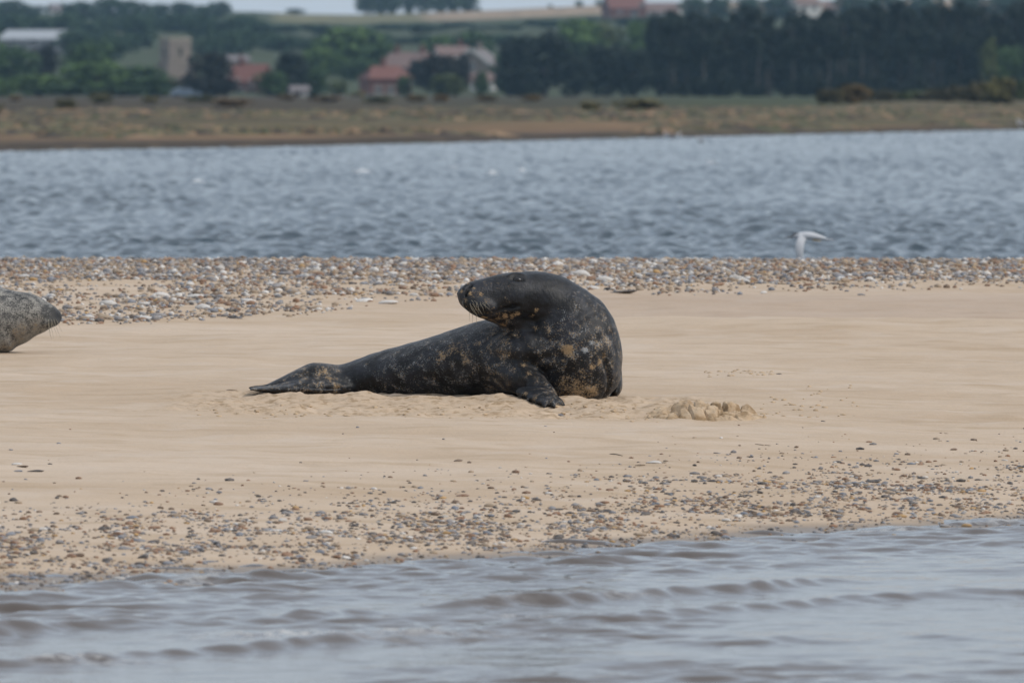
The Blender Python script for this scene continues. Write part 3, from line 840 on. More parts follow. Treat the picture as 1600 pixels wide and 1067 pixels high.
house('small pale house glimpsed through the hilltop wood', 86, 26, 2440, 14, 16, 8, 6, R(10), M_WHITE, M_GREYT, (('f', .0, 1.2, 1.2, 1),))
house('grey roofed shed in the trees behind the blackish church tree', 370, 104, 1600, 30, 96, 89, 7, R(12), M_STONE, M_GREYT, (('f', .0, .8, 1, .8),), name='shed', cat='shed')

# church tower
D = 1540
b = at(274, 152, D); zt = at(274, 64, D)[2] - b[2]
e = empty('church_tower', tuple(b), R(27))
tag(e, 'square flint church tower with belfry opening rising above the trees', 'church tower')
W = 4.3
q = MB().box((0, 0, zt / 2 - 3), (W, W, zt + 6))
link('wall', q.mesh('wall'), M_FLINT, e)
q = MB()
for a in (-1, 1):
    q.box((0, a * (W / 2 - .1), zt + .12), (W + .12, .34, .5)); q.box((a * (W / 2 - .1), 0, zt + .12), (.34, W - .3, .5))
for a in (-1.55, -.5, .5, 1.55):
    for b_ in (-1, 1):
        q.box((a, b_ * (W / 2 - .1), zt + .5), (.5, .3, .3)); q.box((b_ * (W / 2 - .1), a, zt + .5), (.3, .5, .3))
link('parapet', q.mesh('parapet'), M_STONE, e)
for zz_ in (zt * .55, zt - 3.6):
    link('string_course', MB().box((0, 0, zz_), (W + .16, W + .16, .16)).mesh('string_course'), M_STONE, e)
for a in range(4):
    an = a * math.pi / 2
    c0 = Vector((math.sin(an), -math.cos(an), 0)) * (W / 2)
    q = MB(); g = MB()
    zb = zt - 2.1
    g.box((c0.x * 1.005, c0.y * 1.005, zb), (.85, .12, 1.5) if a % 2 == 0 else (.12, .85, 1.5))
    tx = Vector((math.cos(an), math.sin(an), 0))
    for s_ in (-.5, .5):
        p_ = c0 * 1.01 + tx * s_
        q.box((p_.x, p_.y, zb), (.18, .18, 1.6))
    q.tube([c0 * 1.01 + tx * -.5 + Vector((0, 0, zb + .8)), c0 * 1.01 + Vector((0, 0, zb + 1.3)), c0 * 1.01 + tx * .5 + Vector((0, 0, zb + .8))], [.1] * 3, [.1] * 3, seg=6, ref=(c0.x, c0.y, .01), sub=3)
    w_ = link('belfry_window', q.mesh('belfry_window'), M_STONE, e)
    link('louvre', g.mesh('louvre'), M_DARK, w_)
q = MB()
for a in (-1, 1):
    for b_ in (-1, 1):
        q.box((a * (W / 2 + .1), b_ * (W / 2 + .1), zt * .3 - 3), (.9, .9, zt * .6 + 6))
link('buttress', q.mesh('buttress'), M_FLINT, e)

# cars parked below the village
def car(label, px, py, D, paint, yaw):
    b = at(px, py, D); gz = float(land_z(b[0], D))
    gz = b[2]
    e = empty('parked_car', (b[0], D, gz), yaw)
    tag(e, label, 'car')
    pf = [(-2.0, .35), (2.05, .35), (2.1, .7), (1.95, .85), (1.0, .95), (.45, 1.42), (-.95, 1.45), (-1.7, 1.0), (-2.05, .9), (-2.1, .6)]
    v = [(x_, s_ * (.82 if z_ < 1.1 else .62), z_) for s_ in (-1, 1) for x_, z_ in pf]
    n_ = len(pf)
    f = [tuple(range(n_))[::-1], tuple(range(n_, 2 * n_))] + [(i, (i + 1) % n_, n_ + (i + 1) % n_, n_ + i) for i in range(n_)]
    link('body', MB().add(v, f).mesh('body'), paint, e)
    g = MB()
    for s_ in (-1, 1):
        g.add([(x_, s_ * y_, z_) for x_, y_, z_ in ((.82, .79, 1.0), (.42, .68, 1.34), (-.85, .68, 1.36), (-1.4, .79, 1.02))], [(0, 1, 2, 3)])
    link('window', g.mesh('window'), M_GLASS, e)
    for x_ in (-1.3, 1.35):
        for s_ in (-1, 1):
            link('wheel', MB().tube([(x_, s_ * .68, .32), (x_, s_ * .86, .32)], [.32, .32], [.32, .32], seg=14, ref=(0, 0, 1), sub=1).mesh('wheel'), M_DARK, e)
M_CREAM = Mat('cream_paint', 0.3, (0.36, 0.29, 0.24)).m; M_SILV = Mat('silver_blue_paint', 0.4, (0.13, 0.16, 0.19)).m; M_BLUE = Mat('pale_blue_paint', 0.4, (0.09, 0.13, 0.18)).m
car('cream coloured car parked left of the yellow gorse bush', 532, 166, 1150, M_CREAM, R(8))
car('silver blue car parked below the red brick house', 584, 167, 1150, M_SILV, R(-6))
car('pale blue car parked below the church tower tree', 290, 154, 1180, M_BLUE, R(12))

# ================================================================== SEALS
def seal_body(parts, voxel, smooth_it, name):
    mb = MB()
    for p in parts: mb.add(*p)
    me = mb.mesh(name + '_raw')
    ob = bpy.data.objects.new('tmp', me); col.objects.link(ob)
    r = ob.modifiers.new('r', 'REMESH'); r.mode = 'VOXEL'; r.voxel_size = voxel
    s_ = ob.modifiers.new('s', 'SMOOTH'); s_.iterations = smooth_it; s_.factor = 0.5
    dg = bpy.context.evaluated_depsgraph_get()
    ev = ob.evaluated_get(dg)
    out = bpy.data.meshes.new_from_object(ev)
    bpy.data.objects.remove(ob); bpy.data.meshes.remove(me)
    out.name = name
    return out

def fur(name, dark, sheen, patch_a, patch_b, mott, rough=0.43, hair=.13):
    """patch_a / patch_b: colours of the pale markings (painted back highlight included) and of the sand stuck to the coat (attributes 'pale', 'sandy')"""
    q = Mat(name, rough)
    q.b.inputs['Specular IOR Level'].default_value = 0.3
    q.b.inputs['Sheen Weight'].default_value = sheen
    q.b.inputs['Sheen Roughness'].default_value = 0.5
    q.b.inputs['Sheen Tint'].default_value = (0.6, 0.7, 0.85, 1)
    P = q.pos(local=True)
    c = q.mix(q.mr(q.noise(8, 6, P, .65), 0.46, 0.66), dark, mott)
    c = q.mix(q.mr(q.noise(30, 4, P), 0.58, 0.72, 0, .55), c, tuple(x * 1.8 for x in mott))
    big = q.math('MULTIPLY', q.math('SUBTRACT', q.noise(26, 4, P), 0.5), 1.3)
    fine = q.math('MULTIPLY', q.math('SUBTRACT', q.noise(150, 5, P, .75), 0.5), 2.4)
    hairs = q.noise(260, 3, q.pos((1, 1, .45), True), .8)
    c = q.mix(q.mr(hairs, 0.60, 0.76, 0, hair), c, tuple(min(x * 3.2, .5) for x in mott))
    var = q.math('ADD', big, fine)
    c = q.mix(q.mr(q.math('ADD', q.attr('pale'), var), 0.60, 0.98), c, patch_a)
    fine2 = q.math('MULTIPLY', q.math('SUBTRACT', q.noise(115, 6, q.pos((1.0, 1.2, 1.1), True), .8), 0.5), 2.8)
    sm = q.mr(q.math('ADD', q.attr('sandy'), q.math('ADD', big, fine2)), 0.64, 0.96)
    c = q.mix(sm, c, patch_b)
    c = q.mix(q.attr('skin'), c, (0.004, 0.004, 0.004))
    q.base(c)
    q.l(q.mr(sm, 0, 1, rough, 0.95), q.b.inputs['Roughness'])
    st = q.noise(120, 5, q.pos((1, 1, .5), True), .7)
    q.bump(q.math('ADD', q.math('MULTIPLY', st, .8), q.math('MULTIPLY', q.noise(26, 4, P), 1.4)), 0.55, 0.006)
    return q.m

def P3(px, py, Y): return at(px, py, Y)
S = 40.0 / F
Y0 = 40.0
def chain(rows, ref=(0, 1, 0), seg=28, sub=6, Yb=Y0, sc=S):
    """rows: column, row, depth (m, + away), radius across in photograph px, radius in depth (m)"""
    return ring_tube([P3(r[0], r[1], Yb + r[2]) for r in rows], [r[3] * sc for r in rows], [r[4] for r in rows], seg=seg, ref=ref, sub=sub)

parts = [
    # trunk from hips to chest
    chain([(462, 596, .44, 8, .05), (480, 593, .43, 18, .09), (500, 593, .41, 24, .12), (540, 595, .37, 27.5, .14), (600, 586, .32, 39, .17), (660, 579, .26, 48, .205), (720, 569, .21, 57, .235), (755, 563, .18, 61.5, .25), (785, 560, .15, 64.5, .255), (840, 558, .09, 66, .26), (890, 562, .05, 62, .24), (918, 566, .03, 45, .18)]),
    # chest, neck, head
    chain([(908, 622, .03, 34, .12), (906, 612, .02, 56, .18), (904, 592, .01, 68, .215), (900, 562, .01, 73.5, .235), (892, 534, .02, 76, .235), (880, 509, .02, 71, .215), (862, 486, .01, 59, .18), (841, 470, -.02, 47, .15), (816, 466, -.05, 42, .135), (792, 466, -.08, 39.5, .12), (769, 466, -.11, 34.5, .10), (748, 465, -.135, 28.5, .085), (733, 462.5, -.15, 22.5, .075), (722, 460, -.16, 15, .055), (716.5, 458.5, -.163, 7, .03)]),
    # throat, where the neck sinks into the shoulders
    chain([(775, 545, .10, 26, .16), (806, 546, .04, 34, .19), (832, 548, .01, 44, .215), (862, 556, .01, 48, .22)], seg=20),
    # whisker pad and chin
    chain([(770, 481, -.17, 12, .05), (750, 478, -.19, 15, .055), (734, 474, -.195, 12, .045), (726, 470, -.19, 7, .03)], seg=16),
    # under the jaw, running into the neck
    chain([(750, 483, -.11, 9, .05), (762, 488, -.095, 11.5, .06), (778, 493, -.075, 13.5, .075), (800, 498, -.04, 20, .11), (826, 510, .0, 31, .15), (856, 520, .01, 44, .195), (880, 534, .02, 52, .21)], seg=20),
    # shoulder and near fore flipper
    chain([(735, 560, .14, 42, .14), (762, 562, .08, 46, .15), (794, 574, -.02, 40, .13), (819, 590, -.14, 27, .10), (838, 601, -.23, 17, .075), (853, 611, -.29, 14, .06), (862, 621, -.34, 11, .055)], seg=20),
    chain([(816, 611, -.30, 8, .05), (838, 617, -.38, 12, .08), (855, 625, -.46, 11, .085), (865, 632, -.52, 6.5, .07)], ref=(0.35, 1, .1), seg=18),
    # off-side fore flipper, at the edge of the chest
    chain([(948, 556, .16, 16, .07), (962, 584, .14, 11, .06), (964, 606, .10, 9, .055), (957, 621, .06, 6, .045)], seg=16),
    # hips and hind flippers
    chain([(585, 590, .36, 20, .08), (550, 592, .35, 22, .10), (520, 588, .32, 20, .10), (492, 584, .29, 17, .09), (466, 591, .26, 13, .075), (442, 599, .24, 9, .06), (420, 605, .23, 5, .05)], seg=18),
    chain([(600, 592, .34, 20, .08), (560, 598, .31, 19, .09), (520, 599, .26, 16, .09), (485, 599, .19, 11, .07), (455, 603, .17, 7, .05), (430, 606, .16, 3, .04)], seg=16),
    chain([(585, 602, .32, 12, .06), (545, 605, .25, 12, .06), (510, 607, .17, 10.5, .06), (475, 607, .12, 8.5, .055), (440, 608.5, .12, 6, .06), (412, 609, .13, 4.5, .065), (390, 607.5, .14, 3, .05)], seg=18),
]
# digits of the flippers
for k, (x0, y0, x1, y1, dd) in enumerate(((826, 612, 812, 620, -.42), (836, 616, 824, 627, -.46), (846, 619, 838, 633, -.50), (854, 623, 851, 638, -.54), (861, 625, 866, 637, -.54))):
    parts.append(chain([(x0, y0, dd + .05, 6, .025), ((x0 + x1) / 2, (y0 + y1) / 2 - 1, dd + .01, 5.2, .022), (x1, y1, dd - .02, 3, .015)], seg=10, sub=3))
for k in range(4):
    parts.append(chain([(425 - k * 3, 605 + k * 1.2, .22 - k * .05, 3.4, .02), (400 - k * 2, 605.5 + k * 1.0, .22 - k * .06, 3.2, .018), (388 + k * 2, 606 + k * 1.0, .22 - k * .065, 2, .012)], seg=10, sub=3))
body = seal_body(parts, 0.0068, 18, 'body')
n = len(body.vertices)
co = np.empty(n * 3, np.float32); body.vertices.foreach_get('co', co); co = co.reshape(-1, 3).astype(float)
no = np.empty(n * 3, np.float32); body.vertices.foreach_get('normal', no); no = no.reshape(-1, 3).astype(float)
polys = [tuple(p.vertices) for p in body.polygons]
bvh = BVHTree.FromPolygons([tuple(v) for v in co], polys)
cam_p = Vector((0, 0, ZC))
def hit(px, py, tree=None):
    d = Vector(ray(px, py)).normalized()
    h = (tree or bvh).ray_cast(cam_p, d)
    return (h[0], h[1]) if h[0] is not None else (None, None)
def near3(p, r): return np.exp(-(((co - np.array(p)) ** 2).sum(1)) / (r * r))
disp = np.zeros(n); skin = np.zeros(n)
# folds of the neck and shoulder
qx, qy = proj(co)
def n3(P, f, s=0): 
    P = np.asarray(P) * f
    return (vn(P[:, 0] + P[:, 1] * .6, P[:, 2] - P[:, 1] * .4, s) + vn(P[:, 0] * .7 - P[:, 2] * .7 + 5, P[:, 1] + P[:, 2] * .3, s + 1)) - 1.0
disp += 0.006 * n3(co, 9, 3) + 0.0035 * n3(co, 24, 5)
def stroke(pts, r, amount):
    """a groove (negative) or a swelling along a line on the coat"""
    global disp
    hp = [hit(*p)[0] for p in pts]
    hp = [np.array(h) for h in hp if h is not None]
    fall = np.zeros(n)
    for a, b in zip(hp[:-1], hp[1:]):
        ab = b - a; t = np.clip(((co - a) @ ab) / (ab @ ab + 1e-12), 0, 1)
        dd = ((co - (a + t[:, None] * ab)) ** 2).sum(1)
        fall = np.maximum(fall, np.exp(-dd / (r * r)))
    disp += amount * fall
def near_line(pts, r):
    hp = [hit(*p)[0] for p in pts]
    hp = [np.array(h) for h in hp if h is not None]
    out = np.zeros(n)
    for a, b in zip(hp[:-1], hp[1:]):
        ab = b - a; t = np.clip(((co - a) @ ab) / (ab @ ab + 1e-12), 0, 1)
        out = np.maximum(out, np.exp(-((((co - (a + t[:, None] * ab)) ** 2).sum(1)) / (r * r)) ** 1.5))
    return out
stroke([(802, 512), (815, 535), (826, 560), (838, 585), (855, 602)], .020, -.007)      # crease between trunk and neck
stroke([(866, 512), (885, 503), (912, 482), (925, 465)], .022, -.006)
stroke([(838, 535), (870, 532), (905, 512), (940, 490)], .022, -.009)
stroke([(846, 560), (880, 556), (920, 540), (955, 520)], .022, -.008)
stroke([(835, 508), (862, 500), (895, 470)], .02, .006)
stroke([(775, 560), (800, 575), (815, 600)], .03, -.010)
stroke([(945, 560), (952, 590), (946, 618)], .016, -.018)
stroke([(728, 480), (738, 486), (755, 488), (775, 486), (792, 482), (806, 478)], .007, -.012); np.maximum(skin, .8 * near_line([(738, 486), (755, 488), (775, 486), (792, 482), (808, 478)], .0055), out=skin)      # mouth
stroke([(798, 481), (806, 478), (811, 478)], .008, -.008)
stroke([(727.5, 461), (729, 455), (733, 449), (736.5, 446.5)], .0075, -.022); np.maximum(skin, near_line([(727.5, 461), (729.5, 455), (733, 449.5), (736.5, 446.5)], .0095), out=skin)                             # nostril
stroke([(724, 452), (729, 446), (735, 442)], .006, .004); stroke([(731, 462), (737, 456), (739, 448)], .006, .005)
stroke([(727, 462), (727, 470), (729, 476)], .005, -.006)
stroke([(801, 437), (808, 437), (816, 438)], .010, -.006)                              # eye socket
stroke([(796, 432), (806, 429), (818, 431)], .012, .007); stroke([(798, 443), (808, 444), (818, 443)], .010, .004); stroke([(745, 478), (756, 480)], .03, .006)
stroke([(530, 606), (510, 604), (490, 602), (465, 602)], .016, -.022)                  # between the hind flippers
np.maximum(skin, near_line([(800, 437.5), (808, 436.5), (817, 438.5)], .017), out=skin); np.maximum(skin, near_line([(798, 481), (806, 478), (810, 478)], .009), out=skin)
eye_p, eye_n = hit(808, 437)
co2 = co + no * disp[:, None]
chx, chy = proj(co)
neck = np.maximum(sstep(815, 850, chx) * sstep(475, 520, chy), .85 * sstep(860, 900, chx) * sstep(432, 462, chy))
flank = sstep(520, 600, chx) * (1 - sstep(790, 830, chx))
hindq = 1 - sstep(520, 560, chx)
sandy = 0.50 * neck + 0.38 * flank + 0.52 * hindq + 0.14 * sstep(470, 500, chy) * (1 - neck) * sstep(730, 780, chx)
headq = (1 - sstep(480, 500, chy)) * (1 - sstep(850, 880, chx)) * sstep(690, 710, chx)
pale = (0.38 * neck + 0.37 * flank + 0.40 * hindq + 0.10) * (1 - headq) - .1 * headq
def dab(arr, px, py, r, k):
    h, _ = hit(px, py)
    if h is not None: np.maximum(arr, k * near3(h, r * S), out=arr)
for (x, y, r, k) in ((925, 535, 7, 1.0), (914, 548, 8, 1.0), (918, 560, 9, .6), (882, 487, 6, .75), (880, 497, 9, .6), (915, 514, 14, .62), (908, 525, 10, .5), (860, 518, 12, .5), (700, 543, 30, .42), (735, 520, 22, .4), (760, 525, 18, .45), (660, 590, 9, .5), (697, 595, 8, .55),  # pale markings; bluish highlight on flank and upper back is painted in too
                     (770, 560, 16, .4), (640, 560, 20, .34), (580, 590, 16, .38), (540, 600, 14, .45), (480, 575, 12, .5), (905, 470, 14, .45), (895, 445, 10, .35), (880, 610, 14, .4), (950, 560, 14, .35), (600, 610, 14, .4), (925, 590, 14, .35), (500, 605, 12, .5), (398, 606, 10, .8)):
    dab(pale, x, y, r, k)
for (x, y, r, k) in ((905, 608, 34, .88), (885, 600, 24, .8), (925, 612, 22, .85), (880, 618, 20, .8), (885, 547, 11, 1.1), (889, 542, 8, 1.1), (893, 552, 9, .8), (925, 572, 13, .8), (936, 566, 9, .9), (942, 552, 10, .8), (912, 580, 14, .7), (895, 570, 16, .55), (880, 563, 7, .85), (870, 575, 14, .45),
                     (768, 499, 10, .98), (757, 494, 9, .95), (780, 497, 9, .9), (790, 493, 8, .98), (800, 494, 7, .98), (808, 491, 8, .9), (832, 494, 8, .85), (839, 485, 6, .98), (845, 500, 14, .5), (868, 490, 16, .45), (785, 507, 10, .95), (840, 510, 18, .5), (735, 459, 5, 1.05), (740, 450, 4, 1.0), (722, 455, 5, 1.0), (728, 445, 4, .85), (727, 468, 6, .9), (752, 460, 6, .8), (733, 444, 4, .6),
                     (745, 487, 10, .6), (858, 517, 8, .7), (712, 545, 28, .74), (690, 558, 20, .70), (728, 558, 24, .66), (745, 540, 18, .6), (680, 590, 24, .5), (735, 590, 22, .45), (818, 570, 10, .78), (826, 582, 9, .8), (838, 594, 9, .8), (846, 600, 10, .6), (820, 590, 14, .5), (660, 570, 20, .45), (600, 600, 20, .42), (830, 540, 30, .42), (900, 530, 30, .45), (880, 440, 30, .36), (935, 520, 24, .4), (640, 600, 20, .4),
                     (505, 580, 14, .75), (515, 592, 14, .85), (530, 602, 14, .8), (520, 572, 10, .6), (560, 612, 12, .6), (480, 611, 20, .65), (420, 608, 14, .6), (835, 620, 12, .7), (820, 614, 8, .75), (850, 606, 8, .6), (963, 615, 8, .7), (968, 590, 8, .55)):
    dab(sandy, x, y, r, k)
base = g1(760, 622); base = np.array((base[0], base[1], base[2]))
e = empty('grey_seal', tuple(base))
tag(e, 'large blackish seal lying with head turned back and sand stuck to its chest', 'seal')
body.vertices.foreach_set('co', (co2 - base).astype(np.float32).ravel())
set_attr(body, 'pale', pale); set_attr(body, 'sandy', sandy * (1 - .9 * skin)); set_attr(body, 'skin', skin)
body.polygons.foreach_set('use_smooth', np.full(len(body.polygons), True, bool))
body.update()
m_fur = fur('dark_wet_fur', (0.0036, 0.0037, 0.0042), 0.03, (0.25, 0.26, 0.265), (0.31, 0.215, 0.12), (0.019, 0.021, 0.027))
link('body', body, m_fur, e)
bvh2 = BVHTree.FromPolygons([tuple(v) for v in co2], polys)

def ball(name, c, r, mat, parent, sc=(1, 1, 1), rot=None):
    bm = bmesh.new(); bmesh.ops.create_uvsphere(bm, u_segments=16, v_segments=10, radius=r)
    me = bpy.data.meshes.new(name); bm.to_mesh(me); bm.free()
    me.polygons.foreach_set('use_smooth', np.full(len(me.polygons), True, bool))
    o = link(name, me, mat, parent, tuple(c)); o.scale = sc
    if rot: o.rotation_euler = rot
    return o
m_eye = Mat('wet_eye', 0.04, (0.006, 0.004, 0.003)).m
h, nn = hit(808.5, 437, bvh2)
ball('eye', np.array(h) - np.array(nn) * 0.0075 - base, 0.0205, m_eye, e, (1.2, 1, .78))
# far side eye, mirrored over the head's middle
hd = P3(808, 437, Y0 - .05)
ball('eye', np.array((h[0], 2 * hd[1] - h[1], h[2])) - base, 0.0165, m_eye, e, (1.15, 1, .8))
m_wh = Mat('whisker', 0.5, (0.30, 0.26, 0.19)).m
for k in range(15):
    px, py = 735 + (k % 6) * 4.6 + random.uniform(-2, 2), 470 + (k // 6) * 4.2 + random.uniform(-2, 2)
    h, nn = hit(px, py, bvh2)
    if h is None: continue
    L = random.uniform(.02, .065)
    d = Vector((random.uniform(-.1, .8), -.2, -.8)) + nn * .25
    d.normalize()
    p0 = h - base_v if False else h - Vector(base)
    p1 = p0 + d * L * .5 + nn * .006; p2 = p0 + d * L + Vector((random.uniform(-.004, .008), 0, -.006))
    link('whisker', MB().tube([p0, p1, p2], [.0008, .0006, .0002], [.0008, .0006, .0002], seg=4, ref=(.2, 1, .1), sub=2).mesh('whisker', True), m_wh, e)
for (a, b_) in ((738, 492), (744, 495), (733, 488)):       # bristles hanging under the chin
    h, nn = hit(a, b_ - 3, bvh2)
    if h is None: continue
    p0 = h - Vector(base)
    link('whisker', MB().tube([p0, p0 + Vector((.002, -.01, -.025)), p0 + Vector((.0, -.015, -.05))], [.0011, .0008, .0003], [.0011, .0008, .0003], seg=4, ref=(.2, 1, .1), sub=2).mesh('whisker', True), m_wh, e)
m_claw = Mat('claw', 0.4, (0.03, 0.028, 0.026)).m
for (x, y, dx, dy) in ((818, 616, -5, 2), (826, 624, -4, 4), (838, 631, -3, 5), (851, 637, 0, 5), (865, 635, 3, 4)):
    h, nn = hit(x, y - 1, bvh2)
    if h is None: continue
    p0 = h - Vector(base); t_ = Vector((dx * S, -.012, -dy * S)) * .7
    link('claw', MB().tube([p0, p0 + t_ * .6 + nn * .004, p0 + t_], [.0035, .003, .0006], [.0035, .003, .0006], seg=6, ref=(.3, 1, .2), sub=2).mesh('claw', True), m_claw, e)

# -- the pale seal that enters at the photograph's edge
Y1 = float(g1(20, 552)[1]) + 0.25
S1 = Y1 / F
def ch1(rows, **k): return chain(rows, Yb=Y1, sc=S1, **k)
parts = [
    ch1([(-560, 530, .25, 5, .06), (-520, 526, .25, 16, .12), (-440, 515, .22, 34, .17), (-330, 502, .15, 50, .24), (-220, 494, .08, 60, .27), (-130, 490, .02, 66, .28), (-60, 494, 0, 62, .26), (-15, 499, -.02, 55, .22), (18, 498, -.03, 45, .18), (45, 494, -.04, 37, .145), (64, 494, -.05, 28, .115), (78, 494, -.06, 20, .085), (88, 494.5, -.065, 15, .06), (94, 494, -.07, 8, .035)]),
    ch1([(10, 520, -.04, 30, .16), (-20, 530, -.04, 27, .17), (-70, 530, -.02, 28, .2)], seg=18),
    ch1([(88, 501, -.10, 9, .03), (76, 503, -.115, 10, .035), (62, 506, -.11, 9, .035)], seg=14),
    ch1([(-30, 535, -.24, 18, .06), (-45, 548, -.32, 10, .06), (-70, 554, -.40, 5, .06)], seg=14),
    ch1([(-545, 528, .2, 9, .05), (-590, 540, .15, 6, .07), (-630, 548, .12, 3, .06)], seg=14),
    ch1([(-545, 528, .32, 9, .05), (-590, 536, .36, 6, .07), (-635, 540, .4, 3, .06)], seg=14),
]
b2 = seal_body(parts, 0.013, 6, 'body')
n = len(b2.vertices)
co = np.empty(n * 3, np.float32); b2.vertices.foreach_get('co', co); co = co.reshape(-1, 3).astype(float)
no = np.empty(n * 3, np.float32); b2.vertices.foreach_get('normal', no); no = no.reshape(-1, 3).astype(float)
polys = [tuple(p.vertices) for p in b2.polygons]
bvh = BVHTree.FromPolygons([tuple(v) for v in co], polys)
disp = 0.008 * n3(co, 7, 13) + 0.003 * n3(co, 22, 15)
stroke([(94, 489), (96, 492), (95, 496)], .006, -.008)
stroke([(90, 505), (80, 509), (68, 511)], .006, -.007)
co2 = co + no * disp[:, None]
pale = np.zeros(n); sandy = np.zeros(n)
for (x, y, r, k) in ((30, 520, 30, .7), (50, 510, 20, .6), (20, 540, 24, .75), (60, 500, 16, .45), (5, 545, 20, .7)):
    dab(sandy, x, y, r, k)
pale[:] = 0.76 + 0.12 * sstep(0.2, -0.6, no[:, 2])
skin2 = np.zeros(n)
for (x, y, r, k) in ((90, 494, 11, .0),):
    h, _ = hit(x, y)
    if h is not None: pale *= 1 - near3(h, 16 * S1); skin2 = .9 * np.maximum(near3(h, 11 * S1), near3(np.array(h) + np.array((.02, .02, 0)), 10 * S1))
bs = g1(-60, 555)
e2 = empty('grey_seal', tuple(bs))
tag(e2, 'pale mottled grey seal entering at the photo edge with its dark snout raised', 'seal')
b2.vertices.foreach_set('co', (co2 - bs).astype(np.float32).ravel())
set_attr(b2, 'pale', pale); set_attr(b2, 'sandy', sandy); set_attr(b2, 'skin', skin2)
b2.polygons.foreach_set('use_smooth', np.full(len(b2.polygons), True, bool)); b2.update()
link('body', b2, fur('pale_grey_fur', (0.022, 0.022, 0.022), 0.08, (0.27, 0.255, 0.225), (0.27, 0.205, 0.13), (0.09, 0.088, 0.083), .65, .8), e2)
bvh3 = BVHTree.FromPolygons([tuple(v) for v in co2], polys)
for yo, ex in ((.11, 57), (.085, 66)):
    c_ = P3(ex, 477, Y1 + yo)
    ball('eye', c_ - bs, .016, m_eye, e2)
for k in range(6):
    h, nn = hit(76 + (k % 4) * 4, 499 + (k // 4) * 4, bvh3)
    if h is None: continue
    p0 = h - Vector(bs); L = random.uniform(.05, .10)
    d = Vector((random.uniform(-.1, .5), -.3, -.9)).normalized()
    link('whisker', MB().tube([p0, p0 + d * L * .5, p0 + d * L + Vector((.006, 0, -.004))], [.0012, .0009, .0003], [.0012, .0009, .0003], seg=4, ref=(.2, 1, .1), sub=2).mesh('whisker', True), m_wh, e2)

# ================================================================== BIRDS
M_BIRD = Mat('white_plumage', 0.8, (0.54, 0.55, 0.57)).m; M_BILL = Mat('dark_bill', 0.5, (0.05, 0.035, 0.03)).m; M_CAP = Mat('black_cap', 0.7, (0.03, 0.03, 0.035)).m; M_YEL = Mat('yellow_legs', 0.6, (0.5, 0.30, 0.05)).m
Yb = 72.0; sb = Yb / F
def cb(rows, **k): return chain(rows, Yb=Yb, sc=sb, **k)
o_ = at(1262, 370, Yb)
e = empty('seabird', tuple(o_))
tag(e, 'white tern-like seabird flying low over the channel with lowered wings', 'bird')
def loc(p): return ([tuple(np.array(v) - o_) for v in p[0]], p[1])
link('body', MB().add(*loc(cb([(1240, 369.5, 0, 2.5, .012), (1246, 368.5, 0, 4.2, .022), (1256, 368.5, 0, 6, .032), (1268, 369, 0, 6, .032), (1280, 371, 0, 4.2, .024), (1288, 373, 0, 2.4, .014), (1292, 374, 0, 1.2, .01)], seg=14))).mesh('body', True), M_BIRD, e)
link('bill', MB().add(*loc(cb([(1240, 370, 0, 1.4, .007), (1233, 371, 0, 1.0, .005), (1226, 371.5, 0, .4, .002)], seg=8))).mesh('bill', True), M_BILL, e)
link('cap', MB().add(*loc(cb([(1238, 367.5, 0, 1.2, .008), (1243, 365.5, 0, 1.6, .014), (1249, 364.5, 0, 1.0, .012)], seg=8))).mesh('cap', True), M_CAP, e)
for s_ in (-1, 1):
    link('tail_feather', MB().add(*loc(cb([(1284, 372, s_ * .006, 1.6, .008), (1294, 374, s_ * .016, 1.0, .006), (1302, 375, s_ * .024, .4, .003)], seg=8))).mesh('tail_feather', True), M_BIRD, e)
    link('foot', MB().add(*loc(cb([(1270, 375, s_ * .012, .9, .005), (1282, 376.5, s_ * .012, .7, .004)], seg=6))).mesh('foot', True), M_YEL, e)
    link('wing', MB().add(*loc(cb([(1255, 369, s_ * .02, 6.5, .010), (1250, 380, s_ * .05, 6.5, .008), (1249, 392, s_ * .06, 6, .006), (1251, 404, s_ * .055, 4.5, .005), (1258, 418, s_ * .04, 2, .003)], ref=(0, 1, .1), seg=12))).mesh('wing', True), M_BIRD, e)

def gull(label, px, py, faceL, sc):
    d = ray(px, py)
    Yg = min(-ZC / d[2], float(far_shore(d[0])) + 8)
    p = at(px, py, Yg)
    z_ = max(0.0, float(land_z(p[0], Yg)))
    e = empty('gull', (p[0], Yg, z_), 0 if faceL else math.pi)
    tag(e, label, 'gull')
    k = sc
    link('body', MB().tube([(-.16 * k, 0, .13 * k), (-.11 * k, 0, .12 * k), (0, 0, .13 * k), (.13 * k, 0, .16 * k), (.2 * k, 0, .17 * k)], [.02 * k, .07 * k, .10 * k, .06 * k, .015 * k], [.02 * k, .06 * k, .085 * k, .05 * k, .015 * k], seg=12).tube([(-.10 * k, 0, .15 * k), (-.15 * k, 0, .24 * k), (-.18 * k, 0, .30 * k), (-.21 * k, 0, .31 * k)], [.05 * k, .04 * k, .045 * k, .02 * k], [.05 * k, .04 * k, .045 * k, .02 * k], seg=10).mesh('body', True), M_BIRD, e)
    link('bill', MB().tube([(-.215 * k, 0, .31 * k), (-.275 * k, 0, .295 * k)], [.014 * k, .005 * k], [.012 * k, .004 * k], seg=6, sub=1).mesh('bill', True), M_YEL, e)
    for s_ in (-1, 1):
        link('wing', MB().tube([(-.08 * k, s_ * .07 * k, .15 * k), (.05 * k, s_ * .085 * k, .16 * k), (.24 * k, s_ * .03 * k, .17 * k)], [.03 * k, .05 * k, .01 * k], [.012 * k, .015 * k, .006 * k], seg=8).mesh('wing', True), M_LEAD, e)
gull('white gull at the far waterline, village side of the standing pair', 1043, 216, True, .6)
gull('white gull at the far waterline, pine side of the standing pair', 1058, 216, False, .6)
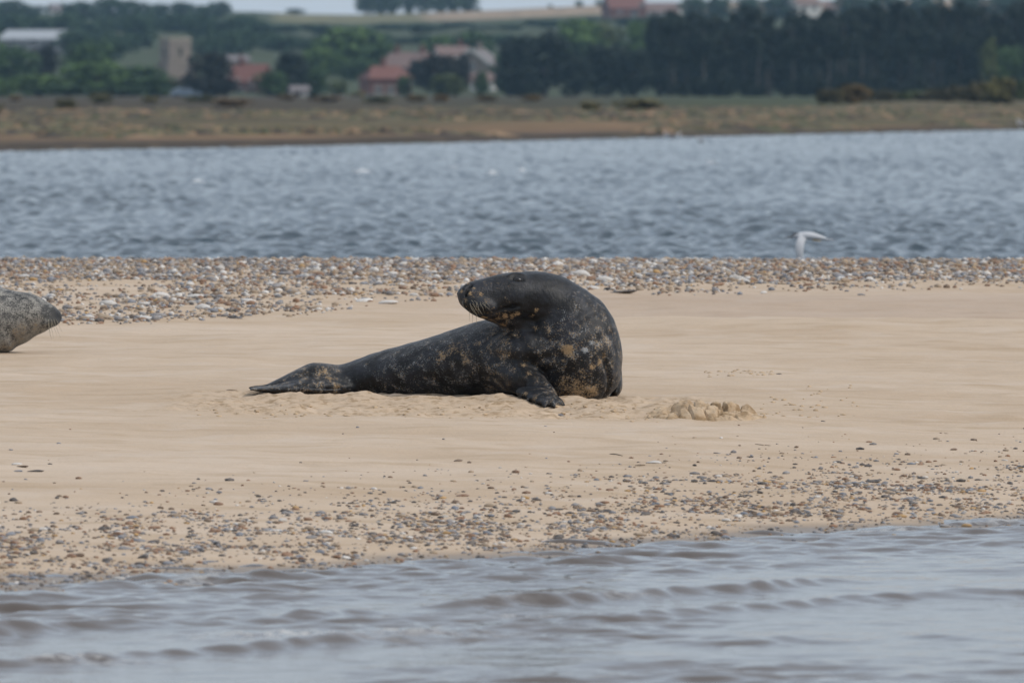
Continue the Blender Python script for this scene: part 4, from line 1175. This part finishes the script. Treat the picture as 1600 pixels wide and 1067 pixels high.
gull('white gull floating just off the far mud edge', 1095, 224, True, .6)
gull('white gull on the far mud at the photo edge below the pines', 1596, 203, True, .9)

# ================================================================== STONES
def stone_mesh(seed, sub, angular):
    bm = bmesh.new(); bmesh.ops.create_icosphere(bm, subdivisions=sub, radius=1.0)
    off = Vector((seed * 3.7, seed * 1.3, seed * 2.1))
    for v in bm.verts:
        k = 1 + 0.28 * mnoise.noise(v.co * 1.1 + off) + angular * 0.25 * mnoise.noise(v.co * 2.3 + off)
        v.co = v.co * k
        v.co.z = v.co.z * (0.5 if v.co.z > 0 else .45)
        v.co.y *= 0.82
    me = bpy.data.meshes.new('pebble'); bm.to_mesh(me); bm.free()
    me.polygons.foreach_set('use_smooth', np.full(len(me.polygons), True, bool))
    return me
LO = [stone_mesh(i, 1, 1.0) for i in range(8)]
HI = [stone_mesh(i + 20, 2, 0.8) for i in range(10)]
def arrays(me):
    v = np.empty(len(me.vertices) * 3, np.float32); me.vertices.foreach_get('co', v)
    f = np.empty(len(me.polygons) * 3, np.int32); me.polygons.foreach_get('vertices', f)
    return v.reshape(-1, 3), f.reshape(-1, 3)
LOA = [arrays(m_) for m_ in LO]; HIA = [arrays(m_) for m_ in HI]
KIND_COL = {'grey': (0.20, 0.20, 0.21), 'dark': (0.045, 0.045, 0.05), 'rust': (0.21, 0.11, 0.06), 'tan': (0.30, 0.225, 0.155), 'white': (0.56, 0.54, 0.51), 'blue grey': (0.17, 0.19, 0.225), 'brown': (0.13, 0.085, 0.055), 'ochre': (0.40, 0.24, 0.09)}
KN = list(KIND_COL)
KC = np.array([KIND_COL[k] for k in KN])

def stone_mat(name, obj):
    q = Mat(name, 0.7)
    q.b.inputs['Specular IOR Level'].default_value = 0.35
    if obj: src = q.n('ShaderNodeObjectInfo').outputs['Color']
    else: src = q.attr('Col', True)
    nz = q.noise(60, 4, q.pos())
    c = q.mix(q.mr(nz, 0.35, 0.7, 0, .65), src, q.mix(0.65, src, (0.40, 0.33, 0.265)))
    q.base(c); q.bump(q.noise(150, 3, q.pos()), .3, .002)
    return q.m
m_st_o = stone_mat('pebble', True); m_st_a = stone_mat('pebbles', False)

def scatter_mesh(name, pos, rad, cols, rz, arrs, tall=1.0):
    V = []; Fc = []; Cc = []; off = 0
    idx = rng.integers(0, len(arrs), len(pos))
    for k, (v, f) in enumerate(arrs):
        sel = np.where(idx == k)[0]
        if not len(sel): continue
        c, s_ = np.cos(rz[sel]), np.sin(rz[sel])
        r = rad[sel][:, None]
        el = rng.uniform(.75, 1.35, (len(sel), 1))
        x = v[None, :, 0] * r * el; y = v[None, :, 1] * r; z = v[None, :, 2] * r * rng.uniform(.75, 1.2, (len(sel), 1)) * tall
        W_ = np.stack((x * c[:, None] - y * s_[:, None], x * s_[:, None] + y * c[:, None], z), -1) + pos[sel][:, None, :]
        V.append(W_.reshape(-1, 3))
        Fc.append((f[None] + off + np.arange(len(sel))[:, None, None] * len(v)).reshape(-1, 3))
        Cc.append(np.repeat(cols[sel], len(v), 0)); off += len(sel) * len(v)
    me = mesh_np(name, np.concatenate(V), np.concatenate(Fc))
    set_attr(me, 'Col', np.concatenate(Cc))
    return me

# front strip
yc = lambda x: np.interp(x, [-200, 0, 400, 800, 1200, 1600, 1800], [868, 858, 836, 815, 779, 762, 752])
N = 100000
px = rng.uniform(-130, 1730, N); py = rng.uniform(660, 925, N)
dlt = py - yc(px)
shy = np.interp(px, [-200, 0, 800, 1600, 1800], [932, 918, 868, 814, 800])
hw = np.where(dlt < 0, 44, 54)
dens = np.exp(-(dlt / hw) ** 2)
cl = fbm(px / 46, py / 13, 171, 3)
dens = dens * (0.10 + sstep(0.34, 0.64, cl) * 0.5) + 0.007 * sstep(-130, -40, dlt) + 0.0015 + 0.02 * sstep(-75, -35, dlt) * sstep(1000, 1500, px)
keep = rng.uniform(0, 1, N) < dens * 0.95
px, py = px[keep], py[keep]
pos = ground(px, py)
ok = pos[:, 2] > -0.01
px, py, pos = px[ok], py[ok], pos[ok]
rad = np.clip(rng.lognormal(math.log(.0066), .48, len(px)), .004, .018)
ki = rng.choice(len(KN), len(px), p=[.15, .19, .17, .13, .05, .15, .12, .04])
order = np.argsort(-rad / pos[:, 1])
NF = 190
big, small = order[:NF], order[NF:]
def sinks(p, r): 
    q = p.copy(); q[:, 2] += r * .12; return q
jit = lambda k: KC[k] * rng.uniform(.7, 1.3, (len(k), 1))
link_s = link('foreground_pebbles', scatter_mesh('foreground_pebbles', sinks(pos[small], rad[small]), rad[small], jit(ki[small]), rng.uniform(0, 6.28, len(small)), HIA[:5] if len(small) < 1200 else LOA), m_st_a.copy() if False else m_st_a)
tag(link_s, kind='stuff')

for m_ in HI + LO:
    m_.materials.append(m_st_o)
def pebble(p, r, kname, label, group=None, flat=1.0, el=None, name='pebble', mesh=None):
    o = bpy.data.objects.new(name, mesh or random.choice(HI))
    o.location = (p[0], p[1], p[2] + r * .14 * flat)
    o.scale = (r * (el or random.uniform(.85, 1.4)), r, r * flat * random.uniform(.8, 1.15))
    o.rotation_euler = (random.uniform(-.15, .15), random.uniform(-.15, .15), random.uniform(-.5, .5) if el else random.uniform(0, 6.28))
    kc = KIND_COL[kname]; j = random.uniform(.85, 1.15)
    o.color = (kc[0] * j, kc[1] * j, kc[2] * j, 1)
    col.objects.link(o)
    return tag(o, label, 'pebble' if name == 'pebble' else 'stone', group)

def where_front(x, y):
    d_ = y - yc(x)
    seg = 'below the sand mound' if 1000 < x <= 1240 else 'below the dark seal' if 560 < x <= 1000 else 'below the seal tail' if 300 < x <= 560 else 'near its pale seal end' if x <= 300 else 'past the sand mound'
    row = 'low in the foreground strip' if d_ > 22 else 'high in the foreground strip' if d_ < -16 else 'midway in the foreground strip'
    return row, seg
seen = {}
for i in big:
    row, seg = where_front(px[i], py[i])
    key = (KN[ki[i]], row, seg)
    seen[key] = seen.get(key, 0) + 1
    lab = f'{RANK(seen[key])}{KN[ki[i]]} pebble {row}, {seg}'
    pebble(pos[i], rad[i] * 1.05, KN[ki[i]], lab, f'foreground pebbles: {KN[ki[i]]}, {row}, {seg}')

# stones one can pick out
for (x, y, w, kname, flat, label) in (
    (66, 830, 15, 'white', .8, 'bright white round stone on sand near the pale seal end of the strip'),
    (182, 837, 11, 'tan', .8, 'cream stone left of the orange and blue pair of pebbles'),
    (214, 834, 13, 'rust', 1.1, 'orange pebble sitting just above a dark blue pebble'),
    (217, 844, 16, 'blue grey', .8, 'dark blue pebble tucked under the orange pebble'),
    (187, 901, 18, 'white', .8, 'white stone half in the lapping water below the orange pebble'),
    (26, 724, 15, 'white', .7, 'white stone of the small lone cluster on the smooth sand'),
    (34, 729, 20, 'brown', .35, 'flat brown stone beneath the white stone of the lone cluster'),
    (54, 735, 22, 'dark', .5, 'dark flat stone of the lone cluster on the smooth sand'),
    (28, 735, 12, 'blue grey', .6, 'small blue grey stone of the lone cluster on the smooth sand'),
    (716, 718, 11, 'brown', .9, 'single brown pebble alone on smooth sand below the fore flipper'),
    (1022, 724, 20, 'white', .6, 'cream flat stone in the small pale row below the mound'),
    (1000, 726, 13, 'tan', .5, 'tan end stone of the small pale row below the mound'),
    (1036, 724, 9, 'tan', .7, 'light tan stone closing the small pale row below the mound'),
    (1308, 722, 12, 'dark', .9, 'single black pebble alone on smooth sand past the mound'),
    (1121, 705, 11, 'blue grey', .4, 'small flat bluish stone on smooth sand under the mound'),
    (1286, 654, 6, 'dark', .9, 'tiny black pebble on smooth sand level with the mound'),
    (1217, 585, 7, 'dark', .7, 'tiny black pebble on the smooth sand above the mound'),
    (1490, 697, 10, 'brown', .8, 'small brown pebble alone on smooth sand past the black pebble'),
    (1570, 713, 9, 'white', .6, 'small white stone at the open end of the smooth sand'),
    (722, 773, 18, 'rust', .7, 'orange brown pebble at the top of the strip under the fore flipper'),
    (1112, 757, 12, 'dark', 1.0, 'round black pebble at the top of the strip under the mound'),
    (1037, 760, 12, 'dark', .8, 'black pebble just above the strip, left of the round black one'),
    (953, 770, 11, 'rust', 1.0, 'orange pebble above the strip under the seal chest'),
    (946, 796, 16, 'dark', .9, 'rounded black pebble in the strip under the seal chest'),
    (873, 796, 12, 'dark', .9, 'smaller black pebble left of the rounded black one'),
    (1135, 811, 13, 'white', 1.0, 'bright white round stone in the strip under the mound'),
    (1242, 800, 16, 'dark', 1.1, 'knobbly black stone in the strip past the white round stone'),
    (1120, 796, 13, 'dark', .8, 'black pebble just above the bright white round stone'),
    (1420, 784, 15, 'blue grey', .9, 'blue grey pebble in the strip towards its open end'),
    (1348, 796, 12, 'rust', 1.0, 'orange pebble in the strip between blue grey and knobbly black stones'),
    (1450, 757, 15, 'rust', .6, 'orange flat pebble at the top of the strip near its open end'),
    (1363, 747, 24, 'dark', .4, 'long flat dark stone at the top of the strip past the mound'),
    (1400, 731, 12, 'rust', .9, 'orange pebble above the long flat dark stone'),
    (430, 832, 18, 'white', .7, 'pale bluish white stone in the strip under the seal tail'),
    (240, 826, 18, 'rust', .6, 'rusty flat pebble just above the orange and blue pair'),
    (430, 832, 8, 'grey', .7, 'small grey pebble touching the pale bluish white stone'),
    (325, 893, 20, 'grey', .8, 'wet grey stone washed by the lapping water edge'),
    (872, 625, 9, 'white', .8, 'small pale stone in the dug sand under the seal chest'),
    (362, 609, 14, 'tan', .6, 'tan lump of sand just beyond the tip of the hind flippers'),
    (876, 646, 8, 'blue grey', .7, 'tiny blue stone in dug sand beside the fore flipper'),
):
    p = g1(x, y); r = w * p[1] / F / 2
    pebble(p, r, kname, label, flat=flat, el=1.2)
for (x, y, w, kname, flat, label) in (
    (1155, 438, 21, 'white', .9, 'largest white stone on the shingle bank right of the seal head'),
    (168, 479, 24, 'white', .7, 'white stone on shingle nearest right of the pale seal snout'),
    (253, 461, 22, 'white', .8, 'white stone on shingle above and right of the nearest white one'),
    (305, 464, 24, 'white', .6, 'slanting white stone at the middle of the shingle bank'),
    (317, 487, 20, 'white', .9, 'pale grey round stone on the lower shingle left of the seal'),
    (230, 481, 20, 'white', .6, 'white flat stone between the nearest white and pale grey stones'),
    (227, 500, 22, 'white', .5, 'white flat stone at the lower edge of the shingle'),
    (247, 498, 22, 'grey', .7, 'grey stone touching the white flat stone at the shingle edge'),
    (140, 496, 14, 'white', .9, 'small white stone just below the pale seal snout level'),
    (365, 497, 16, 'dark', .8, 'dark stone at the lower edge of the shingle left of the seal'),
    (388, 468, 22, 'white', .5, 'thin white flat stone in sandy shingle above the hind flippers'),
    (570, 470, 24, 'white', .5, 'left one of two pale flat stones left of the seal nose'),
    (605, 472, 26, 'white', .5, 'right one of two pale flat stones left of the seal nose'),
    (613, 429, 14, 'white', .9, 'white round stone high on the shingle left of the seal head'),
    (632, 414, 14, 'white', .8, 'white stone on the shingle crest left of the seal head'),
    (527, 455, 16, 'rust', .8, 'bright orange stone in sandy shingle left of the seal nose'),
    (647, 462, 12, 'white', 1.0, 'small upright white stone just left of the seal nose'),
    (905, 430, 26, 'white', .8, 'white stone showing just behind the crown of the seal head'),
    (945, 441, 24, 'white', .7, 'bluish white stone on shingle just behind the seal neck'),
    (927, 450, 18, 'white', .6, 'small white stone at the lower shingle edge behind the seal neck'),
    (970, 459, 40, 'dark', .25, 'long thin dark stone lying at the shingle edge behind the seal neck'),
    (1262, 447, 12, 'rust', .9, 'orange stone at the lower shingle edge below the seabird'),
    (1267, 451, 10, 'dark', .9, 'black stone touching the orange stone below the seabird'),
    (1193, 457, 9, 'white', .9, 'small white stone at the sandy edge below the largest white one'),
    (1300, 444, 18, 'dark', .5, 'dark flat stone at the shingle edge right of the orange stone'),
    (1480, 435, 16, 'white', .6, 'pale flat stone on the shingle towards the photo edge'),
    (1345, 459, 10, 'blue grey', .6, 'blue grey stone on sand just below the shingle edge'),
    (120, 418, 12, 'dark', .9, 'dark stone near the shingle crest above the pale seal snout'),
    (1240, 427, 14, 'white', .8, 'white stone on the shingle crest straight under the seabird'),
    (38, 436, 16, 'white', .6, 'white stone on shingle just above the pale seal back'),
):
    p = g1(x, y); r = w * p[1] / F / 2
    pebble(p, r, kname, label, flat=flat * 1.25, el=1.25)

# shingle bank behind: sampled on the ground
N = 92000
X = rng.uniform(-5.2, 5.2, N); Y = rng.uniform(46.5, 57.6, N)
Z = sand_z(X, Y)
qx, qy = proj(np.stack((X, Y, Z), -1))
lowb = np.interp(qx, [-300, 0, 90, 300, 480, 600, 700, 1000, 1300, 1600, 1900], [512, 512, 510, 502, 492, 480, 466, 461, 458, 452, 448])
full = np.interp(qx, [-300, 0, 300, 600, 1000, 1600, 1900], [436, 436, 438, 438, 447, 436, 434])
cl = fbm(X * 1.6, Y * 0.9, 181, 3)
low_den = 0.12 + 0.45 * sstep(0.38, 0.6, cl) + 0.30 * np.exp(-((qy - (lowb - 14)) / 9) ** 2) * sstep(500, 300, qx)
dens = np.where((qy < full) | (Y > 55.6), 1.0, low_den) * (1 - sstep(-7, 3, qy - lowb))
dens = np.where(Y > 55.6, 1.0, dens)
keep = (rng.uniform(0, 1, N) < dens * 0.72) & (Z > -0.05)
pos = np.stack((X, Y, Z), -1)[keep]; qx, qy = qx[keep], qy[keep]
rad = np.clip(rng.lognormal(math.log(.0108), .44, len(pos)), .007, .030)
ki = rng.choice(len(KN), len(pos), p=[.22, .08, .15, .25, .13, .09, .06, .02])
vis = (pos[:, 1] < 56.0) & (qx > 0) & (qx < 1600)
order = np.argsort(np.where(vis, -rad / pos[:, 1], 1))
NB = 110
big = order[:NB]; small = order[NB:]
tag(link('shingle_pebbles', scatter_mesh('shingle_pebbles', sinks(pos[small], rad[small] * 1.6), rad[small] * 1.05, jit(ki[small]) * 1.0, rng.uniform(0, 6.28, len(small)), LOA[:8], 1.35), m_st_a), kind='stuff')
def where_back(x, y):
    seg = 'behind the pale seal snout' if x < 200 else 'above the dark seal tail' if x < 520 else 'left of the dark seal head' if x < 760 else 'just right of the dark seal head' if x < 1080 else 'under the flying seabird' if x < 1380 else 'far past the seabird'
    row = 'on the shingle crest' if y < 420 else 'on the shingle face' if y < 445 else 'on the sandy lower shingle'
    return row, seg
seen = {}
for i in big:
    row, seg = where_back(qx[i], qy[i])
    kn = KN[ki[i]]
    key = (kn, row, seg); seen[key] = seen.get(key, 0) + 1
    pebble(pos[i] + np.array((0, 0, rad[i] * .1)), rad[i], kn, f'{RANK(seen[key])}{kn} pebble {row}, {seg}', f'shingle pebbles: {kn}, {row}, {seg}', flat=1.15)

# ================================================================== DUG SAND MOUND and its clods
c0 = g1(1103, 650)
NXm, NYm = 220, 150
xs = np.linspace(-.40, .44, NXm); ys = np.linspace(-.32, .40, NYm)
A, B = np.meshgrid(xs, ys)
X = A + c0[0]; Y = B + c0[1]
w = fbm(A * 5, B * 5, 191, 4)
r_ = np.sqrt(((A + .03) / .33) ** 2 + (B / .22) ** 2) + (w - .5) * .75
env = 1 - sstep(.45, 1.05, r_)
# broken blocks: cell pattern with deep cracks
pts = np.stack((rng.uniform(-.4, .44, 150), rng.uniform(-.32, .4, 150)), -1)
hts = rng.uniform(.15, 1.15, 150)
wx = A + .03 * (fbm(A * 20, B * 20, 195, 3) - .5); wy = B + .03 * (fbm(A * 20 + 9, B * 20, 196, 3) - .5)
dd = np.sqrt((wx[..., None] - pts[:, 0]) ** 2 + (wy[..., None] - pts[:, 1]) ** 2)
dd = dd + .012 * (fbm(A * 40, B * 40, 197, 3)[..., None] - .5)
srt = np.argsort(dd, -1)
d1 = np.take_along_axis(dd, srt[..., :1], -1)[..., 0]; d2 = np.take_along_axis(dd, srt[..., 1:2], -1)[..., 0]
edge = sstep(0, .016, d2 - d1)
hgt = hts[srt[..., 0]]
H = env * (.008 + .052 * hgt * (.05 + .95 * edge)) + env * .040 * (fbm(A * 26, B * 26, 199, 5, .65) - .5) + .014 * env * np.exp(-((B - .12) / .06) ** 2)
Zm = sand_z(X, Y) + H - 0.02 * (1 - sstep(0.02, .3, env))
me = mesh_np('sand_mound', np.stack((X - c0[0], Y - c0[1], Zm - c0[2]), -1).reshape(-1, 3), grid_faces(NYm, NXm))
m_mound = Mat('loose_sand', 0.95); m = m_mound
m.b.inputs['Specular IOR Level'].default_value = 0.2
m.base(m.ramp(m.noise(14, 5, m.pos()), [(.38, (.27, .185, .105)), (.5, (.43, .315, .205)), (.7, (.49, .38, .265))]))
m.bump(m.noise(90, 5, m.pos()), .6, .006)
o = link('sand_mound', me, m_mound.m, loc=tuple(c0))
tag(o, 'rough mound of dug up sand broken into clods beside the dark seal', 'sand mound')
# scattered clods of turned sand
clod_src = []
for (ax, ay, bx, by, k) in ((300, 640, 700, 650, 60), (700, 640, 980, 652, 60), (980, 640, 1030, 660, 12), (1190, 622, 1340, 650, 40), (1100, 576, 1210, 588, 40), (1260, 605, 1330, 622, 10), (860, 634, 1010, 652, 26)):
    for _ in range(k):
        clod_src.append((random.uniform(ax, bx), random.uniform(ay, by)))
cs = np.array(clod_src)
pos = ground(cs[:, 0], cs[:, 1]); rad = rng.uniform(.005, .017, len(cs))
colr = np.array((.47, .345, .22)) * rng.uniform(.85, 1.1, (len(cs), 1))
m_clod = Mat('clods', .95); m_clod.base(m_clod.attr('Col', True)); m_clod.bump(m_clod.noise(160, 3, m_clod.pos()), .6, .004)
tag(link('sand_clods', scatter_mesh('sand_clods', pos, rad, colr, rng.uniform(0, 6.28, len(cs)), LOA), m_clod.m), kind='stuff')

# a bit of stick and strands of weed on the sand
M_STICK = plain('driftwood', (.10, .075, .05))
def strand(label, pts, r, mat=M_STICK, name='stick', cat='stick'):
    q = [g1(*p) + np.array((0, 0, r * .6)) for p in pts]
    o0 = q[0]
    mb = MB().tube([p - o0 for p in q], [r * .7] + [r] * (len(q) - 2) + [r * .4], [r * .7] + [r] * (len(q) - 2) + [r * .4], seg=6, ref=(0.1, .3, 1), sub=3)
    return tag(link(name, mb.mesh(name, True), mat, loc=tuple(o0)), label, cat)
strand('thin dark stick lying on smooth sand below the fore flipper', [(953, 706), (962, 708), (973, 710)], .0025)
strand('short dark stick lying on sand at right of the tiny brown pebble', [(1180, 690), (1192, 691), (1204, 692)], .002)
strand('green strand of weed in the water edge under the strip open end', [(1425, 829), (1440, 828), (1452, 826)], .006, plain('green_weed', (.07, .09, .02)), 'weed_strand', 'seaweed')

# ================================================================== HAZE
hz = MB().box((0, 2350, 33.9), (17000, 5500, 73.2))
me = hz.mesh('haze')
m_hz = bpy.data.materials.new('haze'); m_hz.use_nodes = True
nt = m_hz.node_tree
for n_ in list(nt.nodes): nt.nodes.remove(n_)
pv = nt.nodes.new('ShaderNodeVolumePrincipled'); ou = nt.nodes.new('ShaderNodeOutputMaterial')
pv.inputs['Color'].default_value = (0.46, 0.73, 1.0, 1)
pv.inputs['Density'].default_value = 0.000066
pv.inputs['Anisotropy'].default_value = 0.2
nt.links.new(pv.outputs[0], ou.inputs['Volume'])
tag(link('haze', me, m_hz), kind='stuff')
